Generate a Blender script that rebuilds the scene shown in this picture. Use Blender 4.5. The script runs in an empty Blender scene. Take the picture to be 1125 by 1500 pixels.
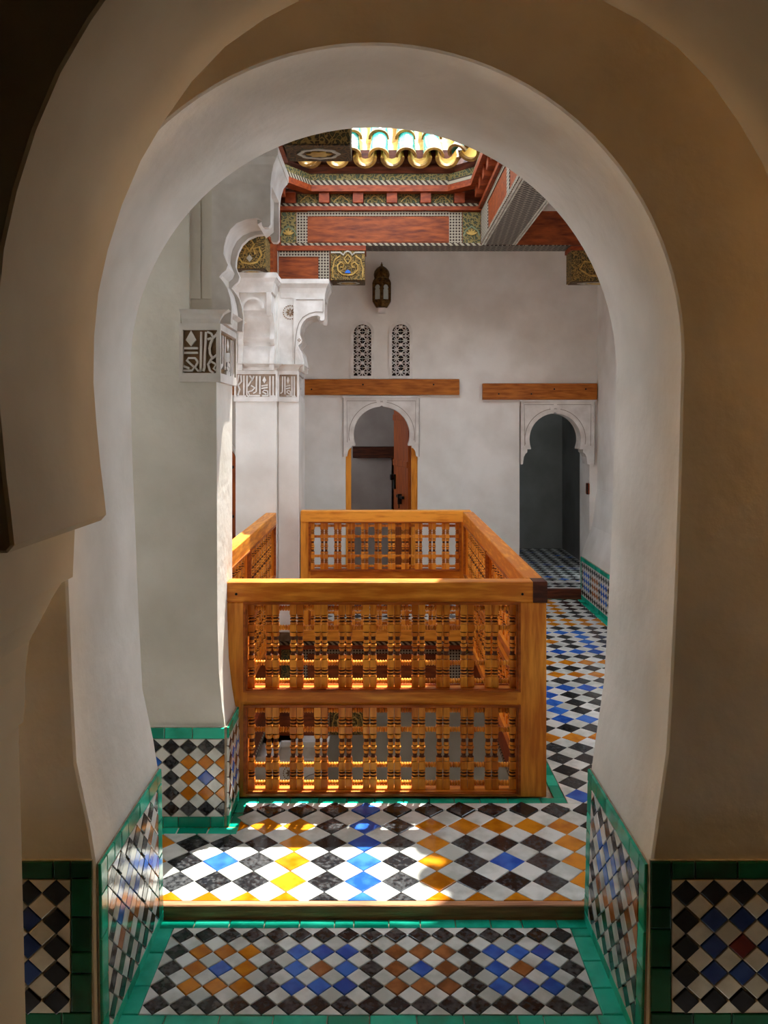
import bpy, bmesh, math, random
from mathutils import Vector, Matrix
from mathutils.geometry import tessellate_polygon
random.seed(7)
S = bpy.context.scene
C = S.collection

# ------------------------------------------------------------------ camera, sky, sun, exposure
EYE = 1.6
cd = bpy.data.cameras.new('camera'); cam = bpy.data.objects.new('camera', cd); C.objects.link(cam)
cam.location = (0, 0, EYE); cam.rotation_euler = (math.pi/2, 0, 0)
cd.sensor_fit = 'HORIZONTAL'; cd.sensor_width = 36; cd.lens = 36*1200/1125
cd.shift_x = 5.5/1125; cd.shift_y = -130/1125; cd.clip_start = 0.02
S.camera = cam
w = bpy.data.worlds.new('sky'); S.world = w; w.use_nodes = True
bg = w.node_tree.nodes['Background']; bg.inputs[0].default_value = (0.80, 0.89, 1.0, 1); bg.inputs[1].default_value = 3.2
sl = bpy.data.lights.new('sun', 'SUN'); sun = bpy.data.objects.new('sun', sl); C.objects.link(sun)
sl.energy = 7.5; sl.angle = math.radians(0.6); sl.color = (1.0, 0.95, 0.86)
sun.location = (2, 9, 12); sun.rotation_euler = Vector((-0.125, -0.435, -1.0)).to_track_quat('-Z', 'Y').to_euler()
vs = S.view_settings; vs.view_transform = 'Standard'; vs.look = 'None'; vs.gamma = 1; vs.use_curve_mapping = False
vs.exposure = 1.08
S.cycles.max_bounces = 16; S.cycles.diffuse_bounces = 10; S.cycles.glossy_bounces = 4

# ------------------------------------------------------------------ materials
def srgb(r, g, b):
    f = lambda c: (c/255/12.92) if c/255 <= .04045 else ((c/255+.055)/1.055)**2.4
    return (f(r), f(g), f(b), 1)
MATS = {}
def material(name, c1, c2, rough=.8, scale=6, stretch=(1,1,1), bump=.15, bscale=40, spec=.3, vary=0, metallic=0, detail=5, lo=.35, hi=.65, bdist=.004, coat=0):
    m = bpy.data.materials.new(name); m.use_nodes = True; nt = m.node_tree; N = nt.nodes; L = nt.links
    b = N['Principled BSDF']; tc = N.new('ShaderNodeTexCoord'); mp = N.new('ShaderNodeMapping')
    mp.inputs['Scale'].default_value = stretch; L.new(tc.outputs['Object'], mp.inputs[0])
    n = N.new('ShaderNodeTexNoise'); n.inputs['Scale'].default_value = scale; n.inputs['Detail'].default_value = detail
    L.new(mp.outputs[0], n.inputs[0])
    r = N.new('ShaderNodeValToRGB'); r.color_ramp.elements[0].position = lo; r.color_ramp.elements[1].position = hi
    r.color_ramp.elements[0].color = c1; r.color_ramp.elements[1].color = c2
    oi = N.new('ShaderNodeObjectInfo')
    if vary:
        ad = N.new('ShaderNodeMath'); ad.operation = 'MULTIPLY_ADD'; ad.inputs[1].default_value = vary; ad.inputs[2].default_value = -vary/2
        L.new(oi.outputs['Random'], ad.inputs[0])
        a2 = N.new('ShaderNodeMath'); L.new(ad.outputs[0], a2.inputs[0]); L.new(n.outputs[0], a2.inputs[1]); L.new(a2.outputs[0], r.inputs[0])
        off = N.new('ShaderNodeVectorMath'); off.operation = 'SCALE'; off.inputs[0].default_value = (37, 51, 23); L.new(oi.outputs['Random'], off.inputs['Scale'])
        L.new(off.outputs[0], mp.inputs['Location'])
    else:
        L.new(n.outputs[0], r.inputs[0])
    L.new(r.outputs[0], b.inputs['Base Color'])
    b.inputs['Roughness'].default_value = rough; b.inputs['Specular IOR Level'].default_value = spec; b.inputs['Metallic'].default_value = metallic
    if coat: b.inputs['Coat Weight'].default_value = coat; b.inputs['Coat Roughness'].default_value = .08
    if bump:
        n2 = N.new('ShaderNodeTexNoise'); n2.inputs['Scale'].default_value = bscale; n2.inputs['Detail'].default_value = 4; L.new(mp.outputs[0], n2.inputs[0])
        bp = N.new('ShaderNodeBump'); bp.inputs['Strength'].default_value = bump; bp.inputs['Distance'].default_value = bdist
        L.new(n2.outputs[0], bp.inputs['Height']); L.new(bp.outputs[0], b.inputs['Normal'])
    MATS[name] = m; return m
def pattern(name, kind, c1, c2, scale, rough=.7, bump=.4, c3=None):
    """painted or carved fine pattern on a surface"""
    m = bpy.data.materials.new(name); m.use_nodes = True; nt = m.node_tree; N = nt.nodes; L = nt.links
    b = N['Principled BSDF']; b.inputs['Roughness'].default_value = rough; b.inputs['Specular IOR Level'].default_value = .25
    tc = N.new('ShaderNodeTexCoord'); fac = None
    if kind == 'lattice':
        sp = N.new('ShaderNodeSeparateXYZ'); L.new(tc.outputs['Object'], sp.inputs[0]); sm = N.new('ShaderNodeMath'); L.new(sp.outputs[0], sm.inputs[0]); L.new(sp.outputs[1], sm.inputs[1])
        mp = N.new('ShaderNodeCombineXYZ'); L.new(sm.outputs[0], mp.inputs[0]); L.new(sp.outputs[2], mp.inputs[1])
        v = N.new('ShaderNodeTexVoronoi'); v.voronoi_dimensions = '2D'; v.inputs['Scale'].default_value = scale; v.inputs['Randomness'].default_value = 0.0; v.distance = 'CHEBYCHEV'
        L.new(mp.outputs[0], v.inputs[0]); fac = v.outputs['Distance']; lo, hi = .27, .36
    elif kind == 'weave':
        mp = N.new('ShaderNodeMapping'); mp.inputs['Rotation'].default_value = (0, 0, math.radians(58)); L.new(tc.outputs['Object'], mp.inputs[0])
        v = N.new('ShaderNodeTexBrick'); v.inputs['Scale'].default_value = scale; v.inputs['Mortar Size'].default_value = .035; v.inputs['Brick Width'].default_value = .6; v.inputs['Row Height'].default_value = .22
        v.inputs['Color1'].default_value = (0,0,0,1); v.inputs['Color2'].default_value = (.15,.15,.15,1); v.inputs['Mortar'].default_value = (1,1,1,1)
        L.new(mp.outputs[0], v.inputs[0]); fac = v.outputs['Color']; lo, hi = .2, .6
    elif kind == 'rope':
        wv = N.new('ShaderNodeTexWave'); wv.wave_type = 'BANDS'; wv.bands_direction = 'DIAGONAL'; wv.inputs['Scale'].default_value = scale; wv.inputs['Distortion'].default_value = 0
        L.new(tc.outputs['Object'], wv.inputs[0]); fac = wv.outputs['Fac']; lo, hi = .4, .6
    else:   # arabesque
        n0 = N.new('ShaderNodeTexNoise'); n0.inputs['Scale'].default_value = scale*.4; L.new(tc.outputs['Object'], n0.inputs[0])
        mx = N.new('ShaderNodeMix'); mx.data_type = 'VECTOR'; mx.inputs['Factor'].default_value = .10
        L.new(tc.outputs['Object'], mx.inputs[4]); L.new(n0.outputs['Color'], mx.inputs[5])
        v = N.new('ShaderNodeTexVoronoi'); v.feature = 'DISTANCE_TO_EDGE'; v.inputs['Scale'].default_value = scale; L.new(mx.outputs[1], v.inputs[0])
        fac = v.outputs['Distance']; lo, hi = .05, .16
    r = N.new('ShaderNodeValToRGB'); r.color_ramp.elements[0].position = lo; r.color_ramp.elements[1].position = hi
    r.color_ramp.elements[0].color = c1; r.color_ramp.elements[1].color = c2
    if c3: e = r.color_ramp.elements.new(min(.95, hi+.16)); e.color = c3
    L.new(fac, r.inputs[0]); L.new(r.outputs[0], b.inputs['Base Color'])
    bp = N.new('ShaderNodeBump'); bp.inputs['Strength'].default_value = bump; bp.inputs['Distance'].default_value = .004
    L.new(r.outputs[0], bp.inputs['Height']); L.new(bp.outputs[0], b.inputs['Normal'])
    MATS[name] = m; return m
M = MATS
material('plaster', srgb(216,212,204), srgb(234,232,226), .75, 3.0, bump=.35, bscale=14, bdist=.006)
material('plaster_old', srgb(212,208,196), srgb(236,233,224), .6, 3.4, bump=.6, bscale=20, bdist=.006, detail=8, lo=.3, hi=.7, spec=.35)
material('carved_stone', srgb(208,203,196), srgb(232,229,224), .6, 9, bump=.25, bscale=40, bdist=.003)
material('plaster_dimmed_tan', srgb(186,166,132), srgb(208,190,156), .7, 2.2, bump=.4, bscale=9, bdist=.008)  # darker tan puts the dim warm light of the near arch into its colour
material('wood_beam', srgb(142,74,14), srgb(190,112,36), .45, 5, (1.2,9,9), bump=.18, bscale=30)
material('wood_door', srgb(132,54,8), srgb(180,88,22), .45, 5, (9,9,1), bump=.18, bscale=30)
material('wood_mould', srgb(134,62,14), srgb(178,94,30), .4, 5, (2,9,9), bump=.15, bscale=30)
material('wood_groove', srgb(70,32,10), srgb(98,48,16), .6, 20, bump=0)
material('groove_shade', srgb(146,138,128), srgb(160,152,142), .9, 14, bump=0)  # grey that paints groove shade on as flat strokes
material('carved_ground_pale', srgb(158,138,118), srgb(182,164,146), .9, 14, bump=.3)
material('roof_lip', srgb(112,78,34), srgb(164,122,58), .6, 20, bump=.4, vary=.4)
material('carved_ground', srgb(112,88,64), srgb(150,122,92), .9, 14, bump=.3)
material('tile_white', srgb(192,196,188), srgb(228,230,224), .10, 16, bump=.35, bscale=22, vary=.35, spec=.5, bdist=.003)
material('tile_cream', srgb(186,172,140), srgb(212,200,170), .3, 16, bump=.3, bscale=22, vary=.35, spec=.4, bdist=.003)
material('tile_black', srgb(24,25,28), srgb(86,88,90), .13, 60, bump=.4, bscale=25, vary=.2, spec=.5, lo=.42, hi=.8, bdist=.003)
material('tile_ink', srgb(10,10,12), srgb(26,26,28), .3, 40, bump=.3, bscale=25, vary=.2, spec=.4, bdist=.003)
material('tile_blue', srgb(28,76,170), srgb(58,116,208), .13, 18, bump=.35, bscale=22, vary=.3, spec=.5, bdist=.003)
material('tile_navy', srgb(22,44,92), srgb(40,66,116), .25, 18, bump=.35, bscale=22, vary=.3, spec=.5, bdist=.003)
material('tile_ochre', srgb(176,100,6), srgb(214,136,28), .13, 18, bump=.35, bscale=22, vary=.3, spec=.5, bdist=.003)
material('tile_brown', srgb(126,74,36), srgb(176,112,62), .13, 20, bump=.4, bscale=26, vary=.3, spec=.5, bdist=.003)
material('tile_red', srgb(96,22,14), srgb(124,36,22), .26, 18, bump=.35, bscale=22, vary=.2, spec=.5, bdist=.003)
material('tile_green', srgb(6,148,118), srgb(40,196,164), .13, 10, bump=.35, bscale=18, vary=.5, spec=.5, bdist=.003)
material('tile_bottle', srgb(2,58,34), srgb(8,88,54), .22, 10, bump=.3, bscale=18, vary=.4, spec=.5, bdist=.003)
material('grout', srgb(150,138,118), srgb(186,174,152), .95, 30, bump=.3)
material('wood', srgb(196,108,18), srgb(240,160,54), .4, 5, (9,9,1), bump=.18, bscale=30, vary=.35, spec=.4)
material('wood_long', srgb(196,108,18), srgb(240,160,54), .42, 5, (1.2,9,9), bump=.18, bscale=30, vary=.3, spec=.4)
material('wood_dark', srgb(60,26,14), srgb(104,52,30), .5, 6, (1,9,9), bump=.25, bscale=30, vary=.2)
material('wood_worn', srgb(142,92,64), srgb(214,152,104), .6, 5, (1,14,14), bump=.5, bscale=20, lo=.3, hi=.7)
material('wood_red', srgb(88,32,8), srgb(156,76,28), .5, 7, (1.2,6,6), bump=.3, bscale=20, lo=.3, hi=.75)
material('wood_redtrim', srgb(112,42,12), srgb(146,64,24), .5, 7, (2,6,6), bump=.2, bscale=20)
pattern('painted_lattice', 'lattice', srgb(56,40,32), srgb(158,148,130), 44)
pattern('painted_weave', 'weave', srgb(52,44,38), srgb(138,130,116), 8)
pattern('painted_rope', 'rope', srgb(60,46,38), srgb(156,146,126), 14)
pattern('carved_gold', 'arabesque', srgb(138,112,60), srgb(50,36,20), 42, c3=srgb(74,68,38))
pattern('painted_green', 'arabesque', srgb(128,112,66), srgb(52,52,36), 34, c3=srgb(72,78,58))
pattern('painted_soffit', 'arabesque', srgb(58,46,30), srgb(104,78,42), 30, c3=srgb(40,32,24))
material('gold_paint', srgb(150,116,48), srgb(190,156,84), .5, 20, bump=.2)
material('sage_paint', srgb(92,104,78), srgb(122,130,100), .6, 20, bump=.2)
material('grey_paint', srgb(150,144,130), srgb(182,176,160), .6, 20, bump=.2)
material('roof_green', srgb(6,92,82), srgb(52,150,134), .25, 12, bump=.3, vary=.4, spec=.5)
material('roof_clay', srgb(176,126,44), srgb(214,176,88), .6, 16, bump=.4, vary=.5)
material('brass', srgb(52,36,14), srgb(108,78,36), .4, 40, bump=.5, metallic=.7)
material('iron', srgb(22,18,16), srgb(40,34,30), .5, 30, bump=.2, metallic=.5)
material('dark_void', srgb(34,24,18), srgb(52,38,28), .9, 10, bump=0)
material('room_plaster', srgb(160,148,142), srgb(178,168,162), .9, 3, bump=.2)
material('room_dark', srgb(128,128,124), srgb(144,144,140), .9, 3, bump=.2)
material('milk_glass', srgb(150,160,152), srgb(176,184,174), .25, 6, bump=0, spec=.5)
gl = material('fill_lamp_glow', srgb(255,214,150), srgb(255,214,150), .5, 5, bump=0)  # glowing panes of the added passage lanterns
gl.node_tree.nodes['Principled BSDF'].inputs['Emission Color'].default_value = (1,.7,.38,1); gl.node_tree.nodes['Principled BSDF'].inputs['Emission Strength'].default_value = 3

# ------------------------------------------------------------------ mesh helpers
class MB:
    def __init__(s): s.v = []; s.f = []; s.m = []; s.sm = []
    def add(s, vs, fs, mi=0, smooth=False):
        o = len(s.v); s.v += [tuple(p) for p in vs]
        for f in fs: s.f.append([i+o for i in f]); s.m.append(mi); s.sm.append(smooth)
        return s
    def box(s, x0, x1, y0, y1, z0, z1, mi=0, ch=0):
        if ch:
            pts = []
            for (z, e) in ((z0, ch), (z0+ch, 0), (z1-ch, 0), (z1, ch)):
                pts += [(x0+e, y0+e, z), (x1-e, y0+e, z), (x1-e, y1-e, z), (x0+e, y1-e, z)]
            fs = [(3,2,1,0), (12,13,14,15)]
            for k in range(3):
                for i in range(4): j = (i+1) % 4; fs.append((k*4+i, k*4+j, k*4+4+j, k*4+4+i))
            return s.add(pts, fs, mi)
        v = [(x0,y0,z0),(x1,y0,z0),(x1,y1,z0),(x0,y1,z0),(x0,y0,z1),(x1,y0,z1),(x1,y1,z1),(x0,y1,z1)]
        return s.add(v, [(3,2,1,0),(4,5,6,7),(0,1,5,4),(1,2,6,5),(2,3,7,6),(3,0,4,7)], mi)
    def prism(s, poly, frame, d0, d1, mi=0, holes=(), smooth=False, caps=(True, True)):
        """poly in (u,v) extruded along the frame's normal from d0 to d1; frame(u,v,d)->point"""
        loops = [list(poly)]+[list(h) for h in holes]
        flat = [p for l in loops for p in l]; n = len(flat)
        tri = tessellate_polygon([[Vector((a, b, 0)) for a, b in l] for l in loops])
        vs = [frame(a, b, d0) for a, b in flat]+[frame(a, b, d1) for a, b in flat]
        fs = []
        for t in tri:
            if caps[0]: fs.append(tuple(t))
            if caps[1]: fs.append(tuple(i+n for i in t))
        s.add(vs, fs, mi)
        o = 0; v2 = vs; sf = []
        for l in loops:
            k = len(l)
            for i in range(k): j = (i+1) % k; sf.append((o+i, o+j, o+j+n, o+i+n))
            o += k
        s.add(v2, sf, mi, smooth); return s
    def lathe(s, prof, seg=12, origin=(0,0,0), axis='z', mi=0, smooth=True, caps=True):
        prof = list(prof); vs = []; fs = []
        for (t, r) in prof:
            for k in range(seg):
                a = 2*math.pi*k/seg; p = (r*math.cos(a), r*math.sin(a), t)
                if axis == 'x': p = (p[2], p[0], p[1])
                if axis == 'y': p = (p[0], p[2], p[1])
                vs.append((p[0]+origin[0], p[1]+origin[1], p[2]+origin[2]))
        for i in range(len(prof)-1):
            for k in range(seg): j = (k+1) % seg; fs.append((i*seg+k, i*seg+j, (i+1)*seg+j, (i+1)*seg+k))
        s.add(vs, fs, mi, smooth)
        if caps: s.add(vs[:seg], [tuple(range(seg))[::-1]], mi); s.add(vs[-seg:], [tuple(range(seg))], mi)
        return s
    def mesh(s, name, mats, angle=35):
        me = bpy.data.meshes.new(name); me.from_pydata(s.v, [], s.f)
        for m in (mats if isinstance(mats, (list, tuple)) else [mats]): me.materials.append(M[m])
        me.polygons.foreach_set('material_index', s.m); me.polygons.foreach_set('use_smooth', s.sm)
        bm = bmesh.new(); bm.from_mesh(me); bmesh.ops.remove_doubles(bm, verts=bm.verts, dist=1e-5)
        bmesh.ops.recalc_face_normals(bm, faces=bm.faces); bm.to_mesh(me); bm.free()
        if any(s.sm): me.set_sharp_from_angle(angle=math.radians(angle))
        return me
    def build(s, name, mats, parent=None, **k): return place(name, s.mesh(name, mats, **k), parent)
def place(name, me, parent=None, mat=None):
    o = bpy.data.objects.new(name, me); C.objects.link(o)
    if parent: o.parent = parent
    if mat is not None: o.matrix_local = mat
    return o
def tag(o, label, cat, group=None):
    o['label'] = label; o['category'] = cat; o['kind'] = 'thing'
    if group: o['group'] = group
    return o
def struct(o, label=None):
    o['kind'] = 'structure'
    if label: o['label'] = label
    return o
def thing(name, label, cat, loc=(0,0,0), rz=0, group=None):
    o = bpy.data.objects.new(name, None); C.objects.link(o); o.location = loc; o.rotation_euler = (0, 0, rz); o.empty_display_size = .1
    return tag(o, label, cat, group)
XZ = lambda u, v, d: (u, d, v)        # wall facing the camera, depth along y
XY = lambda u, v, d: (u, v, d)
YZ = lambda u, v, d: (d, u, v)
def arc(cx, cz, r, a0, a1, n): return [(cx+r*math.cos(math.radians(a0+(a1-a0)*i/n)), cz+r*math.sin(math.radians(a0+(a1-a0)*i/n))) for i in range(n+1)]
def rect(x0, x1, z0, z1): return [(x0,z0),(x1,z0),(x1,z1),(x0,z1)]
def stroke(mb, pts, wd, frame, d0, d1, mi=0):
    """a flat raised stroke along a polyline"""
    n = len(pts); L = []; R = []
    for i, (x, y) in enumerate(pts):
        a = pts[max(0, i-1)]; b = pts[min(n-1, i+1)]; dx, dy = b[0]-a[0], b[1]-a[1]; l = math.hypot(dx, dy) or 1
        L.append((x-dy/l*wd/2, y+dx/l*wd/2)); R.append((x+dy/l*wd/2, y-dx/l*wd/2))
    for i in range(n-1): mb.prism([L[i], L[i+1], R[i+1], R[i]], frame, d0, d1, mi)

# ------------------------------------------------------------------ tile fields
def clip(poly, u0, u1, v0, v1):
    for ax, lim, sgn in ((0,u0,1),(0,u1,-1),(1,v0,1),(1,v1,-1)):
        out = []
        for i in range(len(poly)):
            a, b = poly[i-1], poly[i]; da, db = (a[ax]-lim)*sgn, (b[ax]-lim)*sgn
            if (da >= 0) != (db >= 0):
                t = da/(da-db); out.append((a[0]+(b[0]-a[0])*t, a[1]+(b[1]-a[1])*t))
            if db >= 0: out.append(b)
        poly = out
        if len(poly) < 3: return []
    return poly
def area(p): return .5*abs(sum(p[i-1][0]*p[i][1]-p[i][0]*p[i-1][1] for i in range(len(p))))
def tile_solid(poly, th, ch=.0016, joint=.0012):
    cx = sum(p[0] for p in poly)/len(poly); cy = sum(p[1] for p in poly)/len(poly)
    rad = max(math.hypot(p[0]-cx, p[1]-cy) for p in poly); n = len(poly)
    k1 = max(.2, 1-joint*1.5/rad); k2 = max(.15, 1-(joint+ch)*1.5/rad)
    P = lambda k, z: [((p[0]-cx)*k, (p[1]-cy)*k, z) for p in poly]
    vs = P(k1, 0)+P(k1, th-ch)+P(k2, th); fs = [tuple(range(2*n, 3*n))]
    for a in (0, n):
        for i in range(n): j = (i+1) % n; fs.append((a+i, a+j, a+n+j, a+n+i))
    return (cx, cy), vs, fs
TILEMESH = {}
def field(parent, mat, rects, Du, Dv, colour, white, u_off=0, v_off=0, th=.008, limit=300, show=None, jit=.5, name='tile'):
    """lattice of diamond tiles; mat maps (u,v,n) to the parent's space"""
    items = []
    for (u0, u1, v0, v1) in rects:
        for half in (0, 1):
            for i in range(int((u0-u_off)/Du)-2, int((u1-u_off)/Du)+3):
                for j in range(int((v0-v_off)/Dv)-2, int((v1-v_off)/Dv)+3):
                    cu, cv = u_off+(i+half*.5)*Du, v_off+(j+half*.5)*Dv
                    p = clip([(cu-Du/2, cv), (cu, cv-Dv/2), (cu+Du/2, cv), (cu, cv+Dv/2)], u0, u1, v0, v1)
                    if len(p) < 3 or area(p) < Du*Dv*.01: continue
                    col = white if half else colour(i, j, cu, cv)
                    items.append((p, col, area(p) > Du*Dv*.499, (cu, cv)))
    cw = Vector((0, 0, EYE)); pm = parent.matrix_world if parent else Matrix()
    def rank(it):
        q = mat @ Vector((it[3][0], it[3][1], 0)); vis = 0 if (show is None or show(it[3][0], it[3][1])) else 1
        return (vis, (q-cw).length/math.sqrt(max(1e-6, area(it[0]))))
    items.sort(key=rank)
    rest = MB(); names = []
    for k, (p, col, full, c) in enumerate(items):
        vis = show is None or show(*c)
        if k < limit and vis:
            key = (round(Du,4), round(Dv,4), col, th) if full else None
            cc, vs, fs = tile_solid(p, th)
            if key and key in TILEMESH: me = TILEMESH[key]
            else:
                mb = MB(); mb.add(vs, fs); me = bpy.data.meshes.new(name); me.from_pydata(mb.v, [], mb.f); me.materials.append(M[col])
                if key: TILEMESH[key] = me
            r = Matrix.Rotation(math.radians(random.gauss(0, jit)), 4, 'X') @ Matrix.Rotation(math.radians(random.gauss(0, jit)), 4, 'Y')
            place(name, me, parent, mat @ Matrix.Translation((cc[0], cc[1], random.uniform(-.0006, .0006))) @ r)
        else:
            cc, vs, fs = tile_solid(p, th)
            if col not in names: names.append(col)
            rest.add([mat @ Vector((a+cc[0], b+cc[1], z)) for a, b, z in vs], fs, names.index(col))
    if rest.v:
        me = bpy.data.meshes.new('far_tiles'); me.from_pydata(rest.v, [], rest.f)
        for nme in names: me.materials.append(M[nme])
        me.polygons.foreach_set('material_index', rest.m)
        o = place('far_tiles', me, parent); o['kind'] = 'stuff'
def strip(parent, mat, u0, u1, v0, v1, lens, along='u', col='tile_green', th=.008, name='border_tile'):
    """a row of rectangular border tiles"""
    a0, a1 = (u0, u1) if along == 'u' else (v0, v1); a = a0; k = 0
    while a < a1-.004:
        l = lens*random.choice((1, 1, 1, .55, .9, 1.15)); b = min(a1, a+l)
        if a1-b < .03: b = a1
        p = rect(a, b, v0, v1) if along == 'u' else rect(u0, u1, a, b)
        cc, vs, fs = tile_solid(p, th, .0025, .0015)
        # rectangles shrink unevenly when scaled; rebuild with a true inset
        e, c2 = .0015, .004; x0, x1, y0, y1 = p[0][0]-cc[0], p[2][0]-cc[0], p[0][1]-cc[1], p[2][1]-cc[1]
        R = lambda q, z: [(x0+q, y0+q, z), (x1-q, y0+q, z), (x1-q, y1-q, z), (x0+q, y1-q, z)]
        me = bpy.data.meshes.new(name); me.from_pydata(R(e, 0)+R(e, th-.002)+R(c2, th), [], fs); me.materials.append(M[col])
        r = Matrix.Rotation(math.radians(random.gauss(0, .5)), 4, 'X') @ Matrix.Rotation(math.radians(random.gauss(0, .4)), 4, 'Y')
        place(name, me, parent, mat @ Matrix.Translation((cc[0], cc[1], random.uniform(-.0006, .0006))) @ r); a = b
def basis(origin, U, V):
    U = Vector(U).normalized(); V = Vector(V).normalized(); N = U.cross(V)
    m = Matrix((U, V, N)).transposed().to_4x4(); m.translation = Vector(origin); return m
GROUPS = [('tile_ochre', 'tile_blue'), ('tile_blue', 'tile_brown'), ('tile_brown', 'tile_blue'), ('tile_blue', 'tile_ochre')]
def groups3(first=0, black='tile_black', groups=GROUPS, rows=5):
    """all-black outer rows; between them 3x3 blocks of one colour round another, black columns between"""
    def f(i, j, u, v):
        a = i % 4; g = groups[((i//4)+first) % len(groups)]
        if j % rows in (0, rows-1) or a == 0: return black
        return g[1] if (a == 2 and j % rows == rows//2) else g[0]
    return f
def dado(parent, mat, wd, h, D, rows, colour, bw, white='tile_white', green='tile_green', left=True, right=True, Du=None, u_off=None, bottom=True, top=None, bb=None):
    """tiled dado panel: green border strips round a diamond field; local u along, v up"""
    Du = Du or D; t = top or bw
    u0 = bw if left else 0; u1 = wd-bw if right else wd; bb = bb or bw; v0 = bb if bottom else 0; v1 = h-t
    Dv = (v1-v0)/rows
    field(parent, mat, [(u0, u1, v0, v1)], Du, Dv, colour, white, u_off=(u0+Du/2 if u_off is None else u_off), v_off=v0+Dv/2)
    strip(parent, mat, u0, u1, h-t, h, .11, 'u', green)
    if bottom: strip(parent, mat, 0, wd, 0, bb, .11, 'u', green)
    if left: strip(parent, mat, 0, bw, v0, h, .1, 'v', green)
    if right: strip(parent, mat, wd-bw, wd, v0, h, .1, 'v', green)

# ================================================================== THE ARCH WALL IN FRONT OF THE GALLERY
def arch_wall(name, prof, y0, y1, outer, mat, c=.006, label=None):
    n = len(prof); off = []
    for i, (x, z) in enumerate(prof):
        a = prof[max(0, i-1)]; b = prof[min(n-1, i+1)]; dx, dz = b[0]-a[0], b[1]-a[1]; l = math.hypot(dx, dz) or 1
        off.append((x-dz/l*c, z+dx/l*c))
    poly = off+outer
    mb = MB()
    tri = tessellate_polygon([[Vector((a, b, 0)) for a, b in poly]])
    for y in (y0, y1): mb.add([(a, y, b) for a, b in poly], [tuple(t) for t in tri])
    rows = [(off, y0), (prof, y0+c), (prof, (y0+y1)/2), (prof, y1-c), (off, y1)]
    vs = [(a, y, b) for P, y in rows for a, b in P]
    fs = [(r*n+i, r*n+i+1, (r+1)*n+i+1, (r+1)*n+i) for r in range(4) for i in range(n-1)]
    mb.add(vs, fs, 0, True)
    return struct(mb.build(name, mat, angle=30), label)
BC, BR, BS = -.023, .805, 1.775
profB = [(-.73,-.07),(-.735,.2),(-.737,.455),(-.752,.55),(-.788,.72),(-.800,.95),(-.810,1.2),(-.822,1.5)]+arc(BC, BS, BR, 180, 0, 48)+[(.775,1.5),(.765,1.2),(.752,.92),(.742,.75),(.716,.57),(.70,.455),(.692,.2),(.687,-.07)]
wallB = arch_wall('wall_front', profB, 2.12, 2.72, [(3.2,-.07),(3.2,4.6),(-3.2,4.6),(-3.2,-.07)], 'plaster_old', label='thick plastered wall with a tall round arch and tiled jambs')
leftA = [(-.5985,1.39),(-.6005,1.40),(-.606,1.45),(-.6135,1.51),(-.622,1.6),(-.6285,1.69),(-.627,1.79),(-.618,1.885),(-.597,1.98),(-.5655,2.08),(-.525,2.175),(-.4755,2.26),(-.412,2.35),(-.34,2.425),(-.255,2.485),(-.16,2.535),(-.06,2.575),(.045,2.60)]
profA = leftA+[(.155,2.61)]+[(.31-x, z) for x, z in leftA[::-1]]
profA = [(-.585,1.385)]+profA+[(.895,1.385)]
arch_wall('wall_near', [(-.93,1.385),(-.612,1.387)]+profA[2:-2]+[(.922,1.387),(1.24,1.385)], 1.34, 1.80, [(1.24,-.07),(3.2,-.07),(3.2,4.6),(-3.2,4.6),(-3.2,-.07),(-.93,-.07)], 'plaster_dimmed_tan', c=.005, label='nearer plastered wall with a wide horseshoe arch')
# columns that carry the nearer arch
def near_column(cx, sgn, label):
    t = thing('arch_column', label, 'column', (cx, 1.57, -.06), 0, 'columns of the horseshoe arch')
    def ring(prof, name, mat='plaster_dimmed_tan'):
        mb = MB(); vs = []
        for (z, hx, hy) in prof:
            vs += [(-hx,-hy,z),(hx,-hy,z),(hx,hy,z),(-hx,hy,z)]
        fs = [(0,1,2,3)[::-1], tuple(range(len(vs)-4, len(vs)))]
        for k in range(len(prof)-1):
            for i in range(4): j = (i+1) % 4; fs.append((k*4+i, k*4+j, k*4+4+j, k*4+4+i))
        mb.add(vs, fs); return mb.build(name, mat, t)
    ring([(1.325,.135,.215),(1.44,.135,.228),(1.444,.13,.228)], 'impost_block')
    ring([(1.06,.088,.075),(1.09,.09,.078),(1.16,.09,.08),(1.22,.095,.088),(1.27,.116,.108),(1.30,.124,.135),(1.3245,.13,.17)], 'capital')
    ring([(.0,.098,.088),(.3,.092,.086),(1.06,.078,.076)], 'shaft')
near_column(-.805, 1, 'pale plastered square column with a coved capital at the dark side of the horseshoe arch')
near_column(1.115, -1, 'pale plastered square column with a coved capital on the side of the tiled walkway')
# dado panels on the arch wall (near face, and both jambs)
def near_dado(name, origin, wd, u_left, label):
    d = struct(MB().box(origin[0], origin[0]+wd, 2.112, 2.1195, -.06, .473).build(name, 'grout'), label)
    return d
GN = [('tile_navy', 'tile_red'), ('tile_navy', 'tile_navy')]
d = near_dado('baseboard_near_right', (.695, 0, 0), .9, True, 'dark tiled dado with black and blue diamonds and one red one')
dado(d, basis((.695, 2.112, -.06), (1,0,0), (0,0,1)), .9, .533, .073, 5, lambda i, j, u, v: 'tile_ink' if (j in (0, 4) or i % 4 == 0) else ('tile_red' if (i % 4 == 2 and j == 2) else 'tile_navy'), .054, 'tile_cream', 'tile_bottle', right=False, top=.046, bb=.145)
d = near_dado('baseboard_near_left', (-1.6, 0, 0), .858, False, 'dark tiled dado with black and blue diamonds beside the column')
dado(d, basis((-1.6, 2.112, -.06), (1,0,0), (0,0,1)), .858, .533, .073, 5, lambda i, j, u, v: 'tile_ink' if (j in (0, 4) or i % 4 == 0) else 'tile_navy', .054, 'tile_cream', 'tile_bottle', left=False, top=.046, bb=.145, u_off=.858-.054-.0365-.073*12)
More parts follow.
